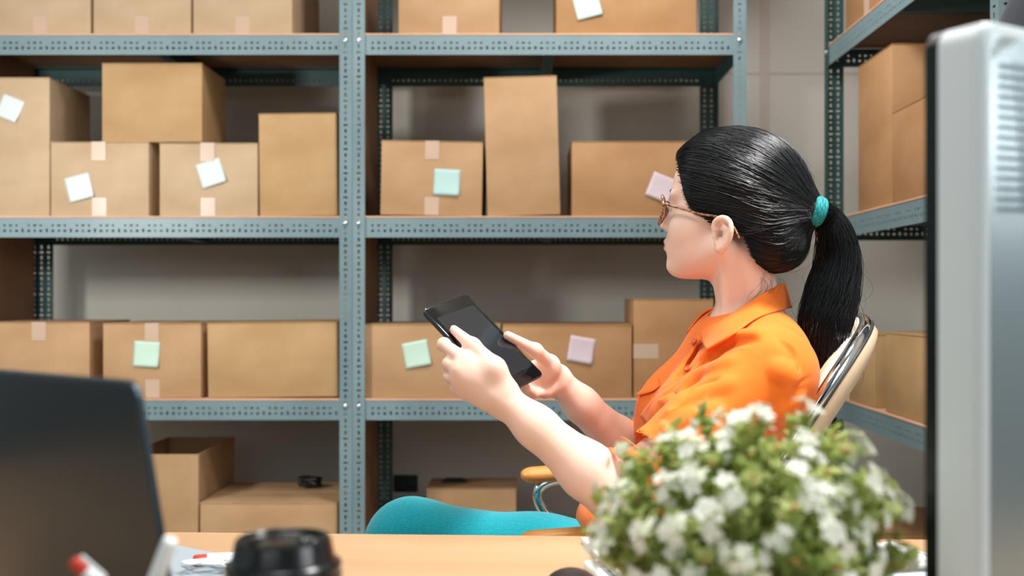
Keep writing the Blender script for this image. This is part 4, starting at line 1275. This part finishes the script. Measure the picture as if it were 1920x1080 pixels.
for r_ in range(5):
    for c_ in range(14): bx(bm, (-.5, -.5, 0), (.5, .5, 1), 0, 1, Matrix.Translation(tb(0.025 + c_ * .0225, 0.035 + r_ * .021, .0121)) @ Matrix.Rotation(math.atan2(ldir.y, ldir.x), 4, 'Z') @ Matrix.Diagonal((.019, .0175, .0014, 1)))
obj('keys', bm, M_KEY, kb)
bm = bmesh.new(); tube(bm, [tb(.04, -.001, .012), tb(LW - .04, -.001, .012)], .0055, 14); obj('hinge', bm, M_KEY, lp, True)

# ---------------------------------------------------------------- monitor (back to the camera)
M_MON = pmat('monitor_silver_shell', srgb(222, 230, 232), 0.4, 0.05, spec=0.5)
M_MONB = pmat('monitor_back_grey', srgb(166, 178, 182), 0.26, 0.7, spec=0.5)
M_MONF = pmat('monitor_black_front', srgb(10, 20, 20), 0.3)
NC = Vector((0.2985, 0.70, 0)); rd = Vector((0.855, 0.519, 0)); sd = Vector((-0.519, 0.855, 0))   # along the back, and into depth
MW, MB_, MT_ = 0.52, 0.835, 1.264
mo = empty('monitor', tuple(NC + rd * (MW / 2) + sd * .03 + Vector((0, 0, DT))), 0, 'silver computer monitor seen from behind at the right edge', 'monitor')
MO = Vector(mo.location)
tm = lambda x, y, z: NC + rd * x + sd * z + Vector((0, 0, MB_ + y)) - MO
HH = MT_ - MB_
bm = bmesh.new(); slab(bm, rrect(MW, HH, 0.016), [(0.010, 0.0), (0.004, 0.0008), (0.001, 0.004), (0, 0.009), (0, 0.034)], tm)
autosmooth(obj('rear_shell', bm, M_MON, mo), 40)
bm = bmesh.new(); slab(bm, rrect(MW, HH, 0.016), [(0, 0.0342), (0, 0.0445), (0.001, 0.0455)], tm)
autosmooth(obj('front_bezel', bm, M_MONF, mo), 40)
bm = bmesh.new(); slab(bm, [(0.014 + x, 0.018 + y) for x, y in rrect(MW - .028, HH - .036, 0.004)], [(0, 0.0453), (0, 0.0458)], tm)
obj('screen', bm, M_TGLASS, mo)
# inset, slightly bowed back panel
bm = bmesh.new(); nx_, ny_ = 16, 22; G = []
for i in range(nx_ + 1):
    G.append([])
    for j in range(ny_ + 1):
        x = 0.0085 + (MW - .017) * i / nx_; y = .010 + (HH - .020) * j / ny_
        e = min(i, nx_ - i) / 3; f2_ = min(j, ny_ - j) / 3
        bow = 0.018 * (1 - (2 * j / ny_ - 1) ** 2)
        G[-1].append(bm.verts.new(tm(x, y, -0.0012 * min(1, e) * min(1, f2_) - bow * min(1, (i) / 6) * min(1, (nx_ - i) / 6))))
for i in range(nx_):
    for j in range(ny_): bm.faces.new((G[i][j], G[i + 1][j], G[i + 1][j + 1], G[i][j + 1]))
obj('back_panel', bm, M_MONB, mo, True)
bm = bmesh.new()
for k in range(15):
    y = HH - 0.030 - k * 0.0068
    bx(bm, (0, 0, 0), (1, 1, 1), 0, 1, Matrix.Translation(-MO) @ Matrix(((rd.x * (MW - .05), sd.x * .0007, 0, (NC + rd * .024).x - sd.x * (.0040 + .018 * (1 - (2 * y / HH - 1) ** 2) * .55)), (rd.y * (MW - .05), sd.y * .0007, 0, (NC + rd * .024).y - sd.y * (.0040 + .018 * (1 - (2 * y / HH - 1) ** 2) * .55)), (0, 0, .0030, MB_ + y), (0, 0, 0, 1))))
obj('vent_slats', bm, M_MONB, mo)
bm = bmesh.new()
c_ = NC + rd * (MW / 2) + sd * .02 - MO
bx(bm, (-.05, -.036, .006), (.05, -.014, .27), .004, 2, Matrix.Translation(Vector((c_.x, c_.y, 0))) @ Matrix.Rotation(math.atan2(rd.y, rd.x), 4, 'Z'))
obj('stand_neck', bm, M_MONF, mo)
bm = bmesh.new(); bx(bm, (-.235, -.10, 0.0005), (.15, .15, .010), .004, 2, Matrix.Translation(Vector((c_.x, c_.y, 0))) @ Matrix.Rotation(math.atan2(rd.y, rd.x), 4, 'Z'))
obj('stand_foot', bm, M_MONF, mo)

# ---------------------------------------------------------------- coffee cup
M_PAPER = pmat('white_paper_cup', srgb(232, 230, 224), 0.6)
M_LIDB = pmat('black_cup_lid', srgb(16, 20, 22), 0.22, spec=0.6)
cp = empty('coffee_cup', (-0.169, 0.74, DT), 0, 'white paper coffee cup with a black plastic lid on the desk', 'cup')
q_ = 0.87
def lz(prof): return [(r * q_, (z - .1395) * q_ + .163) for r, z in prof]
bm = bmesh.new(); lathe(bm, [(0, .003), (.026, .003), (.0265, .0), (.028, .0)] + lz([(.0432, .112), (.0436, .114)]), 64); obj('cup_body', bm, M_PAPER, cp, True)
bm = bmesh.new()
lathe(bm, lz([(.0436, .1065), (.0462, .107), (.0468, .1095), (.0455, .112), (.0452, .1145), (.0462, .117), (.0455, .1195), (.0425, .1215), (.0405, .1235), (.0378, .1375), (.0362, .1395), (.0345, .1392), (.0335, .1365), (.0328, .1352), (.020, .1348), (.018, .1355), (0, .1358)]), 72)
lid = autosmooth(obj('lid', bm, M_LIDB, cp), 60)
zz = (.1358 - .1395) * q_ + .163
bm = bmesh.new(); tube(bm, [(-.020 + .0040 * math.cos(a), .003 + .0055 * math.sin(a), zz) for a in [2 * PI * k / 20 for k in range(20)]], .0011, 6, True)
obj('sip_hole', bm, pmat('lid_hole_dark', srgb(4, 5, 6), .5), lid, True)
bm = bmesh.new(); lathe(bm, [(.0050, zz - .0006), (.0065, zz + .0013), (.008, zz + .0013), (.0085, zz - .0006)], 24, (.017, .003, 0))
obj('lid_boss', bm, M_LIDB, lid, True)

# ---------------------------------------------------------------- flowering plant
M_POT = pmat('white_pot', srgb(226, 224, 218), 0.5)
M_STEM = pmat('green_stem', srgb(104, 122, 52), 0.6)
M_LEAF = pmat('small_leaf', srgb(140, 164, 66), 0.55, spec=0.3)
vary(M_LEAF, srgb(138, 162, 80), srgb(220, 224, 150), (45, 45, 45), 2, lo=.3, hi=.7)
M_PETAL = pmat('white_petal', srgb(250, 252, 238), 0.6, sss=0.0)
def translucent(m, col, fac):
    nt = m.node_tree; N = nt.nodes; out_ = N['Material Output']; tr = N.new('ShaderNodeBsdfTranslucent'); mx = N.new('ShaderNodeMixShader')
    tr.inputs[0].default_value = col; mx.inputs[0].default_value = fac
    nt.links.new(N['Principled BSDF'].outputs[0], mx.inputs[1]); nt.links.new(tr.outputs[0], mx.inputs[2]); nt.links.new(mx.outputs[0], out_.inputs[0])
translucent(M_LEAF, srgb(176, 196, 96), 0.35); translucent(M_PETAL, srgb(250, 252, 232), 0.12)
M_BUD = pmat('reddish_bud', srgb(206, 160, 104), 0.6)
PC = Vector(((1396 - VX) / FPX * 0.80, 0.80, DT))
pl = empty('flowering_plant', tuple(PC), 0, 'bushy potted plant with small green leaves and white blossoms in front of the person', 'plant')
bm = bmesh.new(); lathe(bm, [(0, .002), (.034, .002), (.036, .0), (.038, .002), (.048, .070), (.051, .072), (.051, .078), (.046, .078), (.044, .066), (0, .066)], 48)
autosmooth(obj('pot', bm, M_POT, pl), 40)
bm = bmesh.new(); lathe(bm, [(0, .070), (.0445, .0665)], 32); obj('soil', bm, pmat('dark_soil', srgb(60, 46, 36), .9), pl)
rp = random.Random(11)
C0 = Vector((0, 0, .150)); RXY, RZ = .107, .090
ends = []
N_ = 250
for i in range(N_):
    zc = 1 - 1.5 * (i + .5) / N_; a = i * 2.39996
    rr_ = math.sqrt(max(0, 1 - zc * zc)); k = rp.uniform(.80, 1.06) if i % 4 else rp.uniform(.5, .8)
    ends.append(C0 + Vector((rr_ * math.cos(a) * RXY * k, rr_ * math.sin(a) * RXY * k, zc * RZ * k)) + Vector([rp.uniform(-.006, .006) for _ in range(3)]))
bs = bmesh.new(); lv = []; lf = []
def leaf(p, d, up_, L, w):
    d = d.normalized(); s = d.cross(up_); s = s.normalized() if s.length > 1e-4 else d.orthogonal().normalized(); u = s.cross(d)
    b0 = len(lv)
    for (x, y, z) in ((0, 0, 0), (.35, .5, .10), (.35, 0, .0), (.35, -.5, .10), (.75, .42, .08), (.75, 0, -.02), (.75, -.42, .08), (1, 0, -.05)):
        lv.append(p + d * (x * L) + s * (y * w) + u * (z * L))
    lf.extend([(b0, b0 + 2, b0 + 1), (b0, b0 + 3, b0 + 2), (b0 + 1, b0 + 2, b0 + 5, b0 + 4), (b0 + 2, b0 + 3, b0 + 6, b0 + 5), (b0 + 4, b0 + 5, b0 + 7), (b0 + 5, b0 + 6, b0 + 7)])
for e in ends:
    root_ = Vector((e.x * .18, e.y * .18, .068)); mid_ = root_ * .35 + e * .65 + Vector((0, 0, -.012 + rp.uniform(-.004, .008)))
    path = crom([root_, mid_, e], 6)
    tube(bs, path, [.0011 * (1 - .5 * q / (len(path) - 1)) for q in range(len(path))], 5)
    for q in range(2, len(path)):
        p = path[q]; d = (path[q] - path[q - 1]).normalized()
        for w in range(3 if q < len(path) - 2 else 6):
            a = rp.uniform(0, 6.28); o1 = d.orthogonal().normalized(); o2 = d.cross(o1)
            dr = (o1 * math.cos(a) + o2 * math.sin(a)) * rp.uniform(.5, 1) + d * rp.uniform(.2, .8)
            leaf(p + d * rp.uniform(-.004, .004), dr, d, rp.uniform(.009, .0145), rp.uniform(.0055, .0085))
obj('stems', bs, M_STEM, pl, True)
pydata('foliage', lv, lf, M_LEAF, pl, True)['kind'] = 'stuff'
# blossom sprays: a few kinds, copied around
def spray(seed):
    r_ = random.Random(seed); bm = bmesh.new()
    for k in range(r_.randint(5, 8)):
        c = Vector((r_.uniform(-.009, .009), r_.uniform(-.009, .009), r_.uniform(-.004, .010)))
        n = (c + Vector((0, 0, .008))).normalized(); o1 = n.orthogonal().normalized(); o2 = n.cross(o1)
        for q in range(5):
            a = 2 * PI * q / 5 + r_.uniform(-.2, .2); d = o1 * math.cos(a) + o2 * math.sin(a); s = n.cross(d)
            L = r_.uniform(.0050, .0066)
            V = [bm.verts.new(c + d * (x * L) + s * (y * L) + n * (z * L)) for x, y, z in ((0.05, 0, 0), (.45, .36, .28), (.55, 0, .22), (.45, -.36, .28), (1, .22, .30), (1.1, 0, .28), (1, -.22, .30))]
            for t in ((0, 2, 1), (0, 3, 2), (1, 2, 5, 4), (2, 3, 6, 5)): bm.faces.new([V[x] for x in t])
        t = bmesh.new(); bmesh.ops.create_icosphere(t, subdivisions=1, radius=.0013)
        bmesh.ops.translate(t, verts=t.verts, vec=c + n * .0012); m = bpy.data.meshes.new('t'); t.to_mesh(m); t.free(); bm.from_mesh(m); bpy.data.meshes.remove(m)
    return bm
protos = [obj('blossom_cluster', spray(k), M_PETAL, pl, True) for k in range(5)]
cand_ = [e for e in ends if (e - C0).length > .078]
rp.shuffle(cand_)
cand_ = sorted(cand_, key=lambda e: e.y)[:150]; rp.shuffle(cand_)
for i, e in enumerate(cand_[:96]):
    o = protos[i] if i < 5 else protos[i % 5].copy()
    if i >= 5: COL.objects.link(o); o.parent = pl
    n = (e - C0).normalized(); q = n.to_track_quat('Z', 'Y')
    o.rotation_mode = 'QUATERNION'; o.rotation_quaternion = q; o.location = e + n * .004
    s = rp.uniform(.8, 1.25); o.scale = (s, s, s)
bm = bmesh.new()
for i, e in enumerate(cand_[96:]):
    t = bmesh.new(); bmesh.ops.create_icosphere(t, subdivisions=2, radius=rp.uniform(.0018, .0028)); n = (e - C0).normalized()
    bmesh.ops.translate(t, verts=t.verts, vec=e + n * .004); m = bpy.data.meshes.new('t'); t.to_mesh(m); t.free(); bm.from_mesh(m); bpy.data.meshes.remove(m)
o = obj('buds', bm, M_BUD, pl, True); o['kind'] = 'stuff'

# ---------------------------------------------------------------- keyboard, notepad, mouse
M_KBW = pmat('white_keyboard_plastic', srgb(222, 228, 230), 0.4)
M_KBK = pmat('keycaps', srgb(236, 240, 240), 0.5)
kroot = empty('keyboard', (0, 0, 0), 0, 'white computer keyboard lying on the desk behind the flowering plant', 'keyboard')
KL = W(1092, 1066, 1.27); KRt = W(1700, 1042, 1.352)
kd = Vector((KRt.x - KL.x, KRt.y - KL.y, 0)); KLn = kd.length; ka = math.atan2(kd.y, kd.x)
kroot.location = (KL.x, KL.y, DT); kroot.rotation_euler = (0, 0, ka)
bm = bmesh.new(); bx(bm, (0, -.145, .003), (KLn, 0, .017), .005, 3); autosmooth(obj('keyboard_case', bm, M_KBW, kroot), 40)
bm = bmesh.new(); bx(bm, (.010, -.132, .0171), (KLn - .010, -.012, .0176), .0002, 1); obj('key_well', bm, pmat('grey_key_well', srgb(120, 126, 130), .6), kroot)
for r_ in range(6):
    bm = bmesh.new(); nk = int((KLn - .03) / .0192)
    for c_ in range(nk): bx(bm, (.015 + c_ * .0192, -.030 - r_ * .0195, .0177), (.015 + c_ * .0192 + .0168, -.014 - r_ * .0195, .0245), .0018, 1)
    obj('key_row', bm, M_KBK, kroot)
nt_ = empty('notepad', (0, 0, 0), 0, 'white notepad lying on the desk left of the plant, beyond the keyboard', 'notepad')
c1_ = W(1090, 1018, 1.43); nt_.location = (c1_.x, c1_.y, DT); nt_.rotation_euler = (0, 0, math.radians(3))
bm = bmesh.new()
q4 = [(0, 0), (.012, -.13), (.125, -.118), (.115, .012)]
for z0, z1 in ((.0005, .007),):
    vs_ = [bm.verts.new((x, y, z)) for z in (z0, z1) for x, y in q4]
    for t in ((3, 2, 1, 0), (4, 5, 6, 7), (0, 1, 5, 4), (1, 2, 6, 5), (2, 3, 7, 6), (3, 0, 4, 7)): bm.faces.new([vs_[x] for x in t])
obj('page_block', bm, pmat('white_pages', srgb(228, 236, 238), .7), nt_)
bm = bmesh.new()
for k in range(12): tube(bm, [(.010 + k * .0085 + .0 * 0, .003 + .0035 * math.cos(a) + k * .0009, .0045 + .0045 * math.sin(a)) for a in [2 * PI * j / 12 for j in range(12)]], .0006, 5, True)
obj('wire_binding', bm, M_BOLT, nt_, True)
ms = empty('computer_mouse', (0, 0, 0), 0, 'dark computer mouse at the bottom edge, left of the keyboard', 'mouse')
mp_ = W(1072, 1090, 1.165); ms.location = (mp_.x, 1.165, DT)
S_ = Solid(); S_.ell((0, -.005, .012), (.031, .052, .020), None, .01); S_.fn(lambda p: p[..., 2] - 0.001, (-.1, -.1, -.05), (.1, .1, .002), .002, 's')
va, fa = S_.mesh(.003); npmesh('mouse_shell', va, fa, M_BLK, ms, True, relax=1)
bm = bmesh.new(); tube(bm, [(-.0035, .022, .0232), (.0035, .022, .0232)], .0055, 14); obj('scroll_wheel', bm, M_KEY, ms, True)

# ---------------------------------------------------------------- paper, pens and cup of pens on the left
M_SHEET = pmat('pale_grey_paper', srgb(158, 170, 177), 0.6)
p4_ = [W(262, 1013, 1.444), W(440, 1048, 1.342), W(500, 1150, 1.111), W(250, 1150, 1.111)]
bm = bmesh.new(); vs_ = [bm.verts.new((p.x, p.y, DT + z)) for z in (.0006, .0030) for p in p4_]
for t in ((3, 2, 1, 0), (4, 5, 6, 7), (0, 1, 5, 4), (1, 2, 6, 5), (2, 3, 7, 6), (3, 0, 4, 7)): bm.faces.new([vs_[x] for x in t])
o = obj('paper_stack', bm, M_SHEET); tag(o, 'pale grey papers on the desk between laptop and coffee cup', 'paper')
M_PW = pmat('white_pen_barrel', srgb(246, 250, 250), 0.3)
M_RED = pmat('red_cap', srgb(208, 62, 44), 0.35)
def pen(p0, p1, r, label, capm, capl=.03, clip=True):
    """p0 = cap end"""
    p0 = Vector(p0); p1 = Vector(p1); d = p1 - p0; L = d.length; q = d.to_track_quat('Z', 'Y').to_matrix().to_4x4()
    e_ = empty('marker_pen', tuple(p0), 0, label, 'pen', 'white pens on the desk'); e_.rotation_mode = 'QUATERNION'; e_.rotation_quaternion = d.to_track_quat('Z', 'Y')
    bm = bmesh.new(); lathe(bm, [(0, .0), (r * .7, .0), (r * .92, .002), (r * .96, capl)], 20); obj('cap', bm, capm, e_, True)
    bm = bmesh.new(); lathe(bm, [(r * .86, capl), (r, capl + .001), (r, L - .012), (r * .8, L - .004), (0, L)], 20); obj('barrel', bm, M_PW, e_, True)
    if clip:
        bm = bmesh.new(); bx(bm, (-.0020, r * .9, .002), (.0020, r * 1.35, capl + .012), .0006); obj('clip', bm, M_PW, e_)
    return e_
hc = Vector((-.247, .665, DT))
hd = empty('pen_holder', tuple(hc), 0, 'dark pen holder in front of the laptop, holding two white pens', 'pen holder')
bm = bmesh.new(); lathe(bm, [(0, .0), (.034, .0), (.035, .002), (.036, .126), (.0345, .126), (.0335, .004), (0, .004)], 40); obj('holder_cup', bm, M_MONF, hd, True)
pen(W(136, 1050, .655), W(252, 1148, .668), .0044, 'white pen with red end, leaning left in front of the laptop', M_RED, .010, True)
pen(W(323, 1012, .66), W(282, 1118, .672), .0046, 'white pen with clip, upright at the right edge of the laptop', M_PW, .03, True)
pen(Vector((W(362, 1066, 1.294).x, 1.294, DT + .0095)), Vector((W(362, 1066, 1.294).x + .115, 1.33, DT + .0085)), .0075, 'white pen with red end lying on the grey papers', M_RED, .016, False)
bm = bmesh.new(); rc = random.Random(3); c = W(402, 1062, 1.30)
pts = [Vector((c.x + .030 * math.sin(k * 1.7) + rc.uniform(-.008, .008), 1.275 + .020 * math.cos(k * 2.3) + rc.uniform(-.006, .006), DT + .006 + .010 * abs(math.sin(k * 1.1)))) for k in range(14)]
tube(bm, crom(pts, 8), .0016, 8)
o = obj('earphone_cable', bm, M_PW, None, True); tag(o, 'tangled white cable beside the black cup lid', 'cable')
